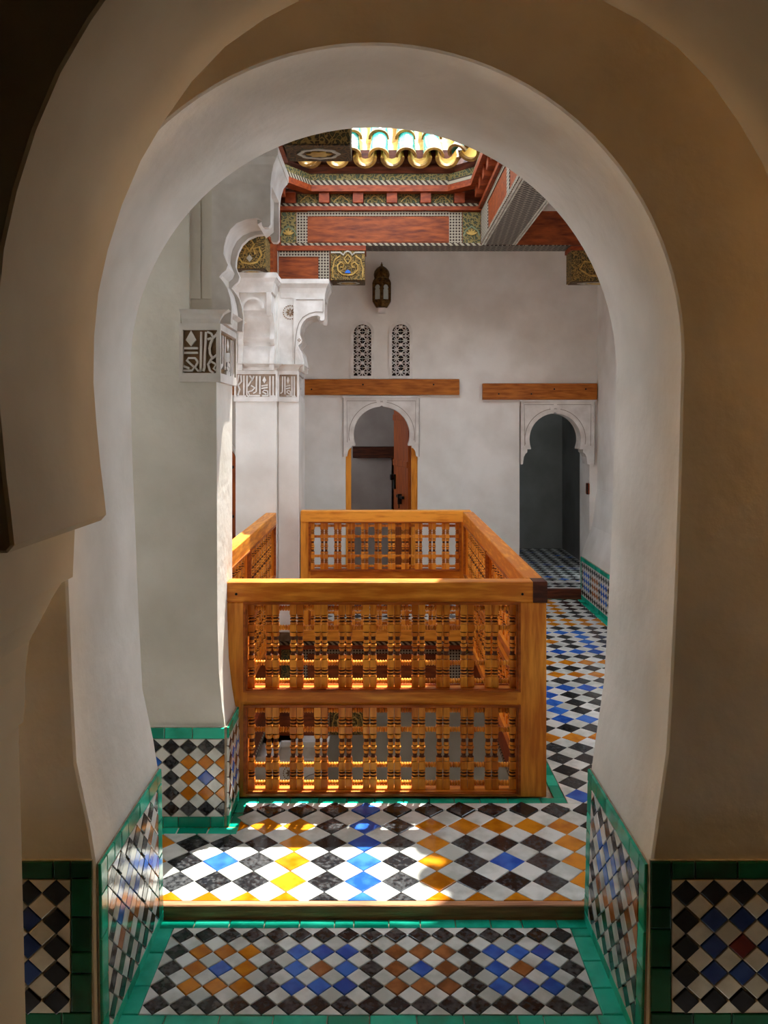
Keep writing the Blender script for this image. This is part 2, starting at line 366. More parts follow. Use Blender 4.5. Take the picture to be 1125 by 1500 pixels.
# jambs: the field leans a little, following the jamb face
for sgn, nm, xb, xt, lab in ((-1, 'baseboard_jamb_left', -.730, -.737, 'glazed tile dado of the arch jamb next to the pier'), (1, 'baseboard_jamb_right', .687, .700, 'glazed tile dado of the arch jamb next to the walkway')):
    e = .0
    b = MB(); s_ = -sgn
    b.add([(xb+s_*.001,2.125,-.06),(xb+s_*.001,2.715,-.06),(xt+s_*.001,2.715,.457),(xt+s_*.001,2.125,.457),(xb+s_*.005,2.125,-.06),(xb+s_*.005,2.715,-.06),(xt+s_*.005,2.715,.457),(xt+s_*.005,2.125,.457)], [(0,1,2,3),(4,5,6,7),(0,1,5,4),(1,2,6,5),(2,3,7,6),(3,0,4,7)])
    d = struct(b.build(nm, 'grout'), lab)
    V = Vector((xt-xb, 0, .517))
    mt = basis((xb+.005, 2.125, -.06), (0,1,0), V) if sgn < 0 else basis((xb-.005, 2.715, -.06), (0,-1,0), V)
    dado(d, mt, .59, .517, .074, 6, lambda i, j, u, v: 'tile_black' if (j in (0, 5) or i % 4 == 0) else ('tile_blue' if (i//4) % 2 == 0 and j in (3,4) else ('tile_brown' if j != 1 else 'tile_bottle')), .05, 'tile_white', 'tile_green')

# ------------------------------------------------------------------ threshold floor inside the arch
TH = -.042
fl = struct(MB().box(-.76, .72, 2.0, 2.715, TH-.05, TH-.006).build('floor_threshold', 'grout'), 'sunken threshold floor of small diamonds framed in turquoise')
mt = basis((0, 0, TH-.006), (1,0,0), (0,1,0))
seq = [('tile_ochre','tile_blue'), ('tile_blue','tile_brown'), ('tile_brown','tile_blue'), ('tile_blue','tile_brown')]
x0, x1, z0, z1 = -.672, .618, 2.275, 2.665
Du = (x1-x0)/17; Dv = (z1-z0)/5
field(fl, mt, [(x0, x1, z0, z1)], Du, Dv, lambda i, j, u, v: 'tile_black' if (j in (0, 4) or i % 4 == 0) else seq[(i//4) % 4][1 if (i % 4 == 2 and j == 2) else 0], 'tile_white', u_off=x0+Du/2, v_off=z0+Dv/2, th=.006)
strip(fl, mt, -.725, .68, z1, 2.712, .115, 'u', th=.006)
strip(fl, mt, -.725, x0, z0, z1, .13, 'v', th=.006); strip(fl, mt, x1, .68, z0, z1, .12, 'v', th=.006)
strip(fl, mt, -.725, .68, 2.19, z0, .13, 'u', th=.006); strip(fl, mt, -.725, .68, 2.10, 2.19, .13, 'u', th=.006)
struct(MB().box(-.735, .69, 2.716, 2.745, TH-.03, .001, ch=.003).build('trim_threshold', 'wood_worn'), 'worn wooden threshold board at the step')

# ------------------------------------------------------------------ gallery floor
RX0, RX1, RY0, RY1 = -.86, .74, 3.50, 6.40      # the well
slab = MB().prism(rect(-2.3, 2.05, 2.746, 7.5), XY, -.25, -.008, holes=[rect(RX0+.02, RX1-.02, RY0+.06, RY1+.01)])
fg = struct(slab.build('floor', 'grout'), 'gallery floor of black, white, blue and ochre diamond tiles round the well')
mt = basis((0, 0, -.008), (1,0,0), (0,1,0))
D = .131
def front_col(i, j, u, v):
    if v > 3.62:
        cy = 4.66 if v < 5.33 else (6.0 if v < 6.66 else 7.2); uu = round((u-1.31)/D); vv = round((v-cy)/D)
        fr, ce = (('tile_blue','tile_black') if cy < 5 else (('tile_blue','tile_ochre') if cy < 6.5 else ('tile_ochre','tile_black')))
        if abs(vv) == 4: return 'tile_ochre'
        if abs(vv) in (3, 5): return 'tile_black'
        k = max(abs(uu), abs(vv))
        return fr if k == 2 else ce if k == 0 else 'tile_black'
    uu = (i-4+4) % 8-4; vv = (j+4) % 8-4; k = max(abs(uu), abs(vv))
    return {0:'tile_blue',1:'tile_black',2:'tile_ochre',3:'tile_black',4:'tile_blue'}[k]
GB = .045
field(fg, mt, [(-1.6, 1.79, 2.747, RY0-.05), (RX1+.05, 1.79, RY0-.05, RY1+.05), (-1.9, 1.79, RY1+.05, 7.44), (-1.9, RX0-.05, RY0-.05, RY1+.05)], D, D, front_col, 'tile_white',
      u_off=-.06, v_off=2.995, show=lambda u, v: (v < 3.45 and -.8 < u < .95) or (v > 3.4 and .74 < u < 1.8 and u < .285*v-.03))
strip(fg, mt, RX0-.05, RX1+.05, RY0-.05, RY0, .12); strip(fg, mt, RX1, RX1+.05, RY0, RY1+.05, .12, 'v')
strip(fg, mt, 1.79, 1.845, 2.8, 7.44, .14, 'v'); strip(fg, mt, RX0, 1.79, 7.44, 7.5, .14); strip(fg, mt, RX0-.05, RX1, RY1, RY1+.05, .12)

# ------------------------------------------------------------------ back wall with its doors and windows
BW = 7.5
def horseshoe(cx, cz, r, zb, hw, sill):
    """opening outline of the stucco door surround: round horseshoe on small lobed corbels"""
    a = 20
    p = arc(cx, cz, r, -a, 90-4, 16)+[(cx, cz+r+.012)]+arc(cx, cz, r, 90+4, 180+a, 16)
    wx = r*math.cos(math.radians(a)); wz = cz-r*math.sin(math.radians(a))
    l = [(cx-wx, wz-.012), (cx-wx-.034, wz-.012), (cx-wx-.034, wz-.03*hw), (cx-wx-.05, wz-.038*hw), (cx-wx-.066, wz-.062*hw), (cx-wx-.074, wz-.11*hw), (cx-wx-.088, wz-.112*hw)]
    rr = [(2*cx-x, z) for x, z in l[::-1]]
    return rr+p+l
D1 = dict(cx=.0125, cz=1.495, r=.258, k=1); D2 = dict(cx=1.597, cz=1.455, r=.235, k=1.35)
holes = [rect(-.318, .343, .03, 1.80), rect(1.275, 1.915, .085, 1.76)]
WINS = [(-.163, 1.985), (.188, 1.985)]
def wprof(cx, hw, zb, zt): return [(cx-hw, zb), (cx+hw, zb)]+arc(cx, zt-hw, hw, 0, 180, 14)
for cx, zz in WINS: holes.append(wprof(cx, .085, 2.03, 2.51))
mb = MB().prism(rect(-2.3, 2.05, -3.6, 3.6), XZ, BW, BW+.36, holes=holes)
struct(mb.build('wall_back', 'plaster'), 'pale plaster wall of the gallery with two arched doorways')
for k, (cx, zz) in enumerate(WINS):
    t = bpy.data.objects.new('window_%d' % (k+1), None); C.objects.link(t); t.location = (cx, BW, 2.02); struct(t, 'narrow arched window of pierced plaster star lattice below the lantern' if k == 0 else 'narrow arched window of pierced plaster star lattice farther from the pier')
    MB().prism(wprof(0, .107, -.012, .518), XZ, -.018, .02, holes=[wprof(0, .080, .014, .486)]).build('window_frame', 'carved_stone', t)
    MB().box(-.09, .09, .06, .075, -.0, .50).build('unlit_backing', 'dark_void', t)  # dark sheet colours in the unlit hollow behind the lattice
    lat = MB(); inside = lambda x, z: abs(x) < .083 and .012 < z < (.403+math.sqrt(max(0, .083**2-x*x)))
    def bar(a, b, wd=.0085):
        n = 14; pts = [(a[0]+(b[0]-a[0])*i/n, a[1]+(b[1]-a[1])*i/n) for i in range(n+1)]; run = []
        for p in pts+[(9,9)]:
            if inside(*p): run.append(p)
            else:
                if len(run) > 1: stroke(lat, [run[0], run[-1]], wd, XZ, .004, .018)
                run = []
    pz = .0825
    for r in range(6):
        zc = .05+r*pz
        for ang in range(0, 180, 45):
            c, s = math.cos(math.radians(ang)), math.sin(math.radians(ang)); bar((-c*.085, zc-s*.085), (c*.085, zc+s*.085))
        for sx in (-1, 1):
            bar((sx*.041, zc-.041), (sx*.041, zc+.041), .007); bar((0, zc+.041), (sx*.085, zc+.041), .007)
            bar((sx*.02, zc-.041), (sx*.083, zc+.022), .006); bar((sx*.02, zc+.041), (sx*.083, zc-.022), .006)
        lat.prism(arc(0, zc, .015, 0, 345, 12), XZ, .002, .019)
    lat.build('star_lattice', 'carved_stone', t)
def surround(name, Dd, x0, x1, z0, z1, label):
    cx, cz, r = Dd['cx'], Dd['cz'], Dd['r']; a = 20; k_ = Dd['k']
    h = horseshoe(cx, cz, r, 0, k_, 0); wz = cz-r*math.sin(math.radians(a)); zb = wz-.112*k_
    t = bpy.data.objects.new(name, None); C.objects.link(t); t.location = (cx, BW, 0); struct(t, label)
    F = lambda u, v, d: (u-cx, d, v)
    poly = [(x1, zb), (x1, z1), (x0, z1), (x0, zb)]+[p for p in h[::-1]]
    MB().prism(poly, F, -.022, .16).build('stucco_panel', 'carved_stone', t)
    # raised label moulding and archivolt
    mb = MB(); e = .014
    for q in ((x0, x0+e, wz+.0, z1), (x1-e, x1, wz, z1)): mb.box(q[0]-cx, q[1]-cx, -.032, -.02, q[2], q[3])
    mb.box(x0-cx-.012, x1-cx+.012, -.036, -.02, z1-.004, z1+.014)
    mb.build('moulding', 'carved_stone', t)
    ring = MB(); o = arc(cx, cz, r+.036, -14, 194, 36); i_ = arc(cx, cz, r+.029, -14, 194, 36)
    for k in range(36): ring.prism([o[k], o[k+1], i_[k+1], i_[k]], F, -.028, -.02)
    ring.prism(arc(cx-.03, cz+r+.05, .02, 0, 330, 10), F, -.032, -.02); ring.prism(arc(cx+.03, cz+r+.05, .02, 0, 330, 10), F, -.032, -.02); ring.prism(arc(cx, cz+r+.07, .018, 0, 330, 10), F, -.034, -.02)
    ring.build('archivolt', 'carved_stone', t)
    ln = MB(); o = arc(cx, cz, r+.042, -10, 190, 36)
    stroke(ln, o, .0055, F, -.0235, -.02); q = .03
    stroke(ln, [(x0+q+.004, wz+.02), (x0+q, z1-q), (x1-q, z1-q), (x1-q-.004, wz+.02)], .0055, F, -.0235, -.02); ln.box(x0-cx-.006, x0-cx-.0, -.022, .0, zb, z1); ln.box(x1-cx, x1-cx+.006, -.022, .0, zb, z1)
    ln.build('shade_line', 'groove_shade', t); return t  # grey strips paint shade along the mouldings and panel edges
t = surround('door_1', D1, -.335, .352, 0, 1.835, 'arched doorway with a half open orange wooden door')
MB().box(-.330, -.283, .06, .16, .0, 1.45, ch=.004).build('door_jamb', 'wood', t); MB().box(.275, .3325, .06, .16, .0, 1.45, ch=.004).build('door_jamb', 'wood', t)
leaf = MB().box(-.56, 0, -.022, .022, .02, 1.74).build('door_leaf', 'wood_door', t); leaf.location = (.275, .37, 0); leaf.rotation_euler = (0, 0, math.radians(-77))
mb = MB(); mb.box(-.36, -.12, -.05, -.03, .86, .885); mb.box(-.26, -.235, -.06, -.022, .80, .90); mb.lathe([(.76,.006),(.86,.006)], 8, (-.24,-.05,0)); mb.build('iron_bolt', 'iron', leaf)
mb = MB(); mb.box(-.54, -.48, -.04, -.022, .93, 1.08); mb.lathe([(-.07,.03),(-.055,.03),(-.022,.012)], 10, (-.51, 0, 1.05), 'y'); mb.build('door_knocker', 'iron', leaf)
for zz in (.1, .62, 1.2, 1.66): MB().box(-.555, -.005, -.034, -.022, zz-.03, zz+.03, ch=.003).build('ledge', 'wood_door', leaf)
surround('door_2', D2, 1.285, 1.955, 0, 1.80, 'arched doorway into a dark tiled room beside the right wall')
o3 = bpy.data.objects.new('door_3', None); C.objects.link(o3); o3.location = (-1.52, BW, 0); struct(o3, 'narrow closed wooden door glimpsed between the two piers')
MB().prism([(-.21,.02),(.21,.02)]+arc(0, 1.22, .21, 0, 180, 14), XZ, -.03, -.004).build('door_leaf', 'wood_door', o3)
MB().prism([(-.25,.0),(.25,.0)]+arc(0, 1.22, .25, 0, 180, 14), XZ, -.02, -.002, holes=[[(-.215,.03),(.215,.03)]+arc(0, 1.22, .215, 0, 180, 14)]).build('door_frame', 'carved_stone', o3)
for zq in (.3, .75, 1.2):
    for xq in (-.17, .17): MB().lathe([(-.045,.004),(-.04,.014),(-.029,.018)], 8, (xq, 0, zq), 'y').build('door_stud', 'iron', o3)
# wall beams
def beam(name, x0, x1, z0, z1, label):
    t = thing(name, label, 'beam', ((x0+x1)/2, BW-.001, z0)); w2 = (x1-x0)/2
    MB().box(-w2, w2, -.045, 0, 0, z1-z0, ch=.004).build('plank', 'wood_beam', t)
    for q in (-.72, -.15, .25, .8): MB().lathe([(-.049,.006),(-.046,.008),(-.044,.008)], 8, (w2*q, 0, (z1-z0)*(.35+.3*(q > 0))), 'y').build('nail_head', 'iron', t)
beam('wall_beam', -1.62, .72, 1.858, 2.002, 'long orange wooden beam on the wall under the twin lattice windows')
beam('wall_beam', .933, 1.975, 1.815, 1.963, 'shorter orange wooden beam above the dark arched doorway')
# rooms behind the doors
mb = MB(); mb.box(-1.2, -.0, 9.0, 9.1, 0, 2.6); mb.box(0, .125, 9.0, 9.1, 0, 2.6); mb.box(.30, .95, 9.0, 9.1, 0, 2.6); mb.box(.125, .30, 9.0, 9.1, 1.22, 2.6); mb.box(-1.3,-1.2,7.86,8.1,0,2.6); mb.box(-1.3,-1.2,8.7,9.1,0,2.6); mb.box(-1.3,-1.2,8.1,8.7,0,1.2); mb.box(-1.3,-1.2,8.1,8.7,1.9,2.6); mb.box(-1.3,1.05,11,11.1,0,2.7); mb.box(-1.3,-1.2,9.1,11,0,2.6); mb.box(-1.3,1.05,9.1,11.1,2.6,2.7); mb.box(.95,1.05,7.86,11,0,2.6); mb.box(-1.3,1.05,7.86,9.1,2.6,2.7)  # unseen opening added in the left wall to let daylight in
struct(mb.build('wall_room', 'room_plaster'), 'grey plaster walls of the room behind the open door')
struct(MB().box(-1.3, 1.05, 7.86, 11, -.1, 0).build('floor_room', 'grout'))
tag(MB().box(-.30, .21, 8.94, 8.999, 1.22, 1.345, ch=.004).build('wall_plank', 'wood_dark'), 'dark brown plank on the wall inside the open doorway', 'beam')
fr = thing('inner_door', 'narrow orange door standing ajar in the room behind the open doorway', 'door', (.14, 9.14, 0))
MB().box(0, .025, -.03, .06, 0, 1.2, ch=.003).build('door_stile', 'wood_dark', fr); MB().box(.03, .16, .1, .13, .0, 1.2, ch=.003).build('door_leaf', 'wood', fr); MB().box(.0, .16, -.03, .03, 1.17, 1.22).build('door_head', 'wood', fr)
mb = MB(); mb.box(1.05, 1.1, 7.86, 10, 0, 2.7); mb.box(2.2, 2.3, 7.86, 8.7, 0, 2.7); mb.box(2.2, 2.3, 9.1, 10, 0, 2.7); mb.box(2.2, 2.3, 8.7, 9.1, 0, 2.0); mb.box(2.2, 2.3, 8.7, 9.1, 2.35, 2.7); mb.box(1.05, 2.3, 9.9, 10, 0, 2.7); mb.box(1.05, 2.3, 7.86, 10, 2.6, 2.7)  # unseen opening high in the right wall lets daylight in
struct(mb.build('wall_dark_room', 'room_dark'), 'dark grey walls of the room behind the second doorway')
f2 = struct(MB().box(1.1, 2.2, 7.5, 9.9, -.1, .08).build('floor_dark_room', 'grout'), 'dim checkered floor of the dark room')
field(f2, basis((0, 0, .08), (1,0,0), (0,1,0)), [(1.28, 1.90, 7.56, 7.80), (1.1, 2.2, 7.87, 9.9)], .12, .12, lambda i, j, u, v: 'tile_black' if (i+j) % 7 else 'tile_blue', 'tile_white', u_off=1.3, v_off=7.6, th=.006)
struct(MB().box(1.24, 1.95, 7.455, 7.51, -.01, .088, ch=.004).build('trim_step', 'wood_dark'), 'dark red wooden step board of the second doorway')
# right wall with its tiled dado
XR = 1.99
mb = MB(); secs = [(1.845,-.3),(1.845,.385),(1.86,.45),(1.94,.66),(1.97,.9),(1.985,1.0),(2.2,1.0),(2.2,-.3)]
vs = [(x, y, z) for y in (2.70, 7.5) for x, z in secs]; n = len(secs)
mb.add(vs, [(i, (i+1) % n, (i+1) % n+n, i+n) for i in range(n)]+[tuple(range(n)), tuple(range(n, 2*n))], 0, False)
FILL_WINS = [(2.78, 3.24, 1.65), (3.65, 4.45, 1.0), (5.1, 5.9, 1.0)]  # unseen openings added in both side walls to light the gallery
mb.prism(rect(2.70, 7.5, 1.0, 3.6), YZ, 1.987, 2.2, holes=[rect(a, b, 1.15, 1.15+h_) for a, b, h_ in FILL_WINS])
struct(mb.build('wall_right', 'plaster'), 'pale plaster side wall with a tiled dado')
wn = 3
for side, xw in (('right', 2.09), ('left', -2.25)):
    for a, b, h_ in FILL_WINS:
        o = bpy.data.objects.new('window_%d' % wn, None); C.objects.link(o); o.location = (xw, (a+b)/2, 1.15); struct(o, 'added wooden window frame, open for fill daylight, in the %s gallery wall' % ('walkway' if side == 'right' else 'far side')); wn += 1; hw = (b-a)/2
        MB().prism(rect(-hw, hw, 0, h_), YZ, -.03, .03, holes=[rect(-hw+.04, hw-.04, .04, h_-.04)]).build('window_frame', 'wood', o)
        MB().box(-.015, .015, -.015, .015, .04, h_-.04).build('mullion', 'wood', o)
d = struct(MB().box(1.838, 1.8445, 2.78, 7.49, 0, .385).build('baseboard_right', 'grout'), 'checkered tile dado with a green border along the side wall')
dado(d, basis((1.838, 7.49, 0), (0,-1,0), (0,0,1)), 4.71, .385, .07, 5, lambda i, j, u, v: 'tile_black' if (j in (0, 4) or i % 4 == 0) else ('tile_blue','tile_brown')[(i//4) % 2], .04, 'tile_white', 'tile_green')
sw = thing('wall_switch', 'small dark red wooden box on the side wall', 'box', (1.984, 6.75, 1.44)); MB().box(-.03, 0, -.04, .04, -.05, .05, ch=.004).build('case', 'wood_redtrim', sw); MB().box(-.036, -.03, -.03, .03, -.04, .04).build('cover', 'wood_redtrim', sw)
hg = thing('door_hinge', 'small reddish hinge block on the jamb of the dark doorway', 'hinge', (1.914, 7.52, 1.0)); MB().box(-.02, 0, -.03, .03, -.05, .05, ch=.003).build('plate', 'wood_redtrim', hg); MB().lathe([(-.05,.007),(.05,.007)], 8, (-.02, -.03, 0)).build('pin', 'iron', hg)
# left wall of the far gallery with a door
struct(MB().prism(rect(2.7, 7.5, -.25, 3.6), YZ, -2.3, -2.2, holes=[rect(a, b, 1.15, 1.15+h_) for a, b, h_ in FILL_WINS]).build('wall_left', 'plaster'), 'plaster wall behind the left gallery')

# ------------------------------------------------------------------ piers with carved capitals and lobed brackets
BRK = [(-.02,2.0),(.056,2.0),(.060,2.06),(.055,2.10),(.043,2.14),(.026,2.168),(.010,2.187),(.020,2.2),(.038,2.215),(.045,2.235),(.036,2.256),(.027,2.28),(.029,2.31),(.038,2.345),(.055,2.378),(.082,2.403),(.118,2.418),(.165,2.424),(.180,2.415),(.182,2.392),(.190,2.386),(.208,2.386),(.216,2.396),(.216,2.56),(-.02,2.56)]
def inset_profile(c): return [(-.02,2.0),(.056-c,2.0)]+[(p-c*1.0, h+c*.6) for p, h in BRK[2:20]]+[(.19-c,2.41),(.216-c,2.43),(.216-c,2.56),(-.02,2.56)]
def bracket(parent, width, place_m, face=True):
    """lobed bracket: local x = projection, y = 0..width across, z = height"""
    grp = MB(); F = XZ
    grp.prism(inset_profile(.022), F, .03, width-.03, 0, smooth=True)
    b = grp.build('bracket', 'carved_stone', parent, angle=40); b.matrix_local = place_m
    for y0 in (0, width-.034): MB().prism(BRK, F, y0, y0+.034, 0, smooth=True).build('bracket_rib', 'carved_stone', b, angle=40)
    # outline painted grey as groove shade, and rosette, on the face that looks at the camera
    if face:
        mb = MB(); stroke(mb, [(.205,2.45),(.15,2.452),(.1,2.44),(.05,2.41),(.022,2.37),(.006,2.32),(-.006,2.24),(-.012,2.15),(-.012,2.01)], .006, F, -.004, .002)
        stroke(mb, [(.205,2.45),(.205,2.545),(-.0,2.545)], .006, F, -.004, .002); mb.build('outline_shade', 'groove_shade', b)
        mb = MB(); cx, cz = -.048, 2.45
        for k in range(8):
            a = math.radians(45*k); c, s = math.cos(a), math.sin(a)
            mb.prism([(cx+c*.006, cz+s*.006), (cx+c*.02-s*.006, cz+s*.02+c*.006), (cx+c*.036, cz+s*.036), (cx+c*.02+s*.006, cz+s*.02-c*.006)], F, .006, .016)
        for k in range(20):
            a = math.radians(18*k); mb.prism(arc(cx+.052*math.cos(a), cz+.052*math.sin(a), .0045, 0, 300, 5), F, .006, .016)
        mb.build('rosette', 'carved_ground', b)
        mb = MB()
        for k in range(4):
            a = math.radians(90*k); mb.prism(arc(.022+.009*math.cos(a), 2.236+.009*math.sin(a), .0045, 0, 300, 6), F, -.005, .002)
        mb.build('pierced_flower', 'carved_ground', b)
        mb = MB(); stroke(mb, [(.012,2.19),(.03,2.15),(.046,2.1),(.05,2.05),(.045,2.01)], .01, F, -.006, .002); stroke(mb, [(.0,2.15),(.018,2.12),(.03,2.08),(.03,2.04),(.02,2.02),(.008,2.03),(.01,2.05),(.018,2.055)], .008, F, -.006, .002); stroke(mb, [(.0,2.1),(.012,2.09),(.018,2.07)], .008, F, -.006, .002)
        mb.build('scroll', 'carved_stone', b)
    return b
def letters(parent, fr, w_, h_, kind, d0=0, d1=.012):
    """carved script band: strokes given on a 0..1 square"""
    if kind == 'near':
        T = lambda pts: [((x-150)/560*w_, (830-y)/690*h_) for x, y in pts]; sw = .06*w_
        strokes = [[(390,650),(345,590),(240,588),(208,625),(330,735),(300,790),(145,790)], [(395,650),(345,735),(390,790),(440,790)], [(150,715),(250,755)], [(160,432),(390,432)], [(160,505),(390,505)],
                   [(448,170),(438,800)], [(525,170),(505,560),(500,740),(480,800)], [(545,170),(610,195),(640,260),(600,350),(580,430),(590,520),(625,580)], [(700,205),(645,265)], [(550,290),(610,270)], [(700,540),(610,610),(560,690),(590,790),(650,825)], [(710,170),(710,830)], [(600,640),(690,690),(650,760),(700,790)]]
        dia = [[(280,150),(365,300),(280,400),(195,300)]]
    else:
        T = lambda pts: [((x-115)/540*w_, (495-y)/290*h_) for x, y in pts]; sw = .036*w_
        strokes = [[(150,215),(130,320),(165,400),(135,490)], [(180,220),(190,300),(150,340)], [(222,225),(222,480)], [(265,225),(262,470),(290,490)], [(300,225),(335,270),(295,330),(275,360)], [(360,230),(330,290)], [(320,350),(370,380),(330,420),(280,430),(300,480),(440,480)],
                   [(395,230),(390,430),(350,450)], [(440,230),(440,460)], [(460,358),(545,345)], [(460,388),(545,375)], [(470,480),(550,480),(545,420),(500,410),(475,430),(530,460)], [(577,230),(577,480)], [(620,230),(620,480)], [(570,485),(650,485)], [(120,485),(250,485)]]
        dia = [[(500,235),(528,285),(500,325),(475,285)]]
        if kind == 'short':
            strokes = [[((x-330)*1.55+115, y) for x, y in s] for s in strokes if min(p[0] for p in s) >= 340]; dia = [[((x-330)*1.55+115, y) for x, y in s] for s in dia]; sw = .06*w_
            T0 = T; T = lambda pts: T0([(min(650, p[0]), p[1]) for p in pts])
    for s in strokes:
        mb = MB(); stroke(mb, T(s), sw, fr, d0, d1); mb.build('letter', 'carved_stone', parent)
    for s in dia: MB().prism(T(s), fr, d0, d1).build('letter', 'carved_stone', parent)
def cove(mb, x0, x1, y0, y1, z0, z1, out, xl=1):
    prof = [(0,0),(.15,.35),(.45,.7),(1,.95),(1,1.0)]; vs = []
    for a, b in prof: e = out*a; z = z0+(z1-z0)*b; vs += [(x0-e*xl,y0-e,z),(x1+e,y0-e,z),(x1+e,y1+e,z),(x0-e*xl,y1+e,z)]
    fs = [(3,2,1,0), tuple(range(len(vs)-4, len(vs)))]
    for k in range(len(prof)-1):
        for i in range(4): j = (i+1) % 4; fs.append((k*4+i, k*4+j, k*4+4+j, k*4+4+i))
    mb.add(vs, fs); return mb
def cap_band(t, x0, x1, y0, y1, fronts, xl=1, ground='carved_ground_pale'):
    """capital: ground block, frame, carved letters, cove; parent thing t (at origin height 0)"""
    c = MB().box(x0-.004, x1+.004, y0-.004, y1+.004, 1.79, 1.985).build('capital', ground, t)
    fw = .014; o = .020
    mb = MB()
    for z0_, z1_ in ((1.765, 1.80), (1.972, 1.998)): mb.box(x0-o, x1+o, y0-o, y1+o, z0_, z1_)
    for xa in (x0-o, x1+o-fw):
        for ya in (y0-o, y1+o-fw): mb.box(xa, xa+fw, ya, ya+fw, 1.80, 1.972)
    mb.build('capital_frame', 'carved_stone', c)
    cv = MB(); cove(cv, x0-.012, x1+.012, y0-.012, y1+.012, 1.998, 2.05, .045, xl); cv.build('capital_cove', 'carved_stone', c)
    for side, kind in fronts:
        if side == 'front': letters(c, lambda u, v, d: (x0-o+fw+u, y0-.004-d, 1.80+v), x1-x0+2*o-2*fw, .172, kind)
        else: letters(c, lambda u, v, d: (x1+.004+d, y0-o+fw+u, 1.80+v), y1-y0+2*o-2*fw, .172, kind)
ABZ = (2.56, 2.70)
def abacus(t, x0, x1, y0, y1):
    mb = MB(); cove(mb, x0, x1, y0, y1, 2.56, 2.665, .03); mb.box(x0-.034, x1+.034, y0-.034, y1+.034, 2.665, 2.70); mb.build('abacus', 'carved_stone', t)
# --- near pier
PX = -.656
t = thing('pier', 'broad plastered pier with a carved script capital and tiled foot beside the railing', 'pillar', (0, 0, 0), 0, 'piers of the gallery')
def flare(prof, y0, y1, x0, t, name, mat):
    """shaft whose front and right faces swell towards the foot: prof = (z, x_right, y_front)"""
    mb = MB(); vs = []
    for z, xr, yf in prof: vs += [(x0, yf, z), (xr, yf, z), (xr, y1, z), (x0, y1, z)]
    fs = [(3,2,1,0), tuple(range(len(vs)-4, len(vs)))]
    for k in range(len(prof)-1):
        for i in range(4): j = (i+1) % 4; fs.append((k*4+i, k*4+j, k*4+4+j, k*4+4+i))
    mb.add(vs, fs); return mb.build(name, mat, t)
flare([(0,PX,3.3),(1.79,PX,3.3)], 0, 3.63, -1.9, t, 'rear_shaft', 'plaster_old')
flare([(0,-.612,3.252),(.39,-.615,3.252),(.40,-.618,3.255),(.47,-.63,3.262),(.60,-.645,3.276),(.8,-.652,3.28),(1.79,PX,3.28)], 0, 3.488, -1.9, t, 'shaft', 'plaster_old')
MB().box(-1.9, -.80, 3.2795, 3.60, 1.79, 2.70).build('wall_panel', 'plaster_old', t)
MB().box(-.80, PX-.002, 3.30, 3.61, 1.79, 2.70).build('upper_shaft', 'plaster_old', t)
MB().box(-.80, -.765, 3.275, 3.30, 2.05, 2.60, ch=.004).build('pilaster_strip', 'plaster_old', t)
mb = MB(); mb.box(-.765, -.722, 3.292, 3.30, 2.10, 2.56); mb.box(-.716, PX+.0, 3.292, 3.30, 2.10, 2.56); mb.build('recessed_panel', 'plaster_old', t)
cap_band(t, -.80+.02, PX, 3.28, 3.61, [('front', 'near'), ('right', 'short')], xl=0, ground='carved_ground')
bracket(t, .31, Matrix.Translation((PX, 3.285, 0)), face=False)
abacus(t, -.80, PX+.216, 3.285, 3.60)
bracket(t, .24, Matrix.Translation((-.80, 3.62, 0)) @ Matrix.Rotation(math.pi/2, 4, 'Z') @ Matrix.Translation((0, 0, 0)), face=False)
mtf = basis((-1.2, 3.252, 0), (1,0,0), (0,0,1)); g = [('tile_blue','tile_brown'), ('tile_ochre','tile_blue')]
dd = MB().box(-1.2, -.612, 3.247, 3.2525, .0, .395).build('foot_dado', 'grout', t)
mtf = basis((-1.2, 3.247, 0), (1,0,0), (0,0,1))
dado(dd, mtf, .584, .395, .069, 5, groups3(0, groups=[('tile_ochre','tile_blue'), ('tile_blue','tile_blue')]), .044, left=False, right=False, u_off=.372, bottom=True)
dd = MB().box(-.6135, -.608, 3.25, 3.488, .0, .395).build('foot_dado', 'grout', t)
dado(dd, basis((-.608, 3.247, 0), (0,1,0), (0,0,1)), .24, .395, .069, 5, groups3(1), .044, left=False, right=False)
strip(fg, basis((0, 0, -.007), (1,0,0), (0,1,0)), -1.3, -.56, 3.19, 3.243, .12); strip(fg, basis((0, 0, -.007), (1,0,0), (0,1,0)), -.603, -.56, 3.243, 3.47, .12, 'v')
struct(MB().box(-2.2, -.80, 3.29, 3.60, 2.70, 2.972).build('wall_spandrel', 'plaster_old')); struct(MB().box(-2.2, -1.11, 3.29, 3.60, 2.972, 3.44).build('wall_spandrel', 'plaster_old'))
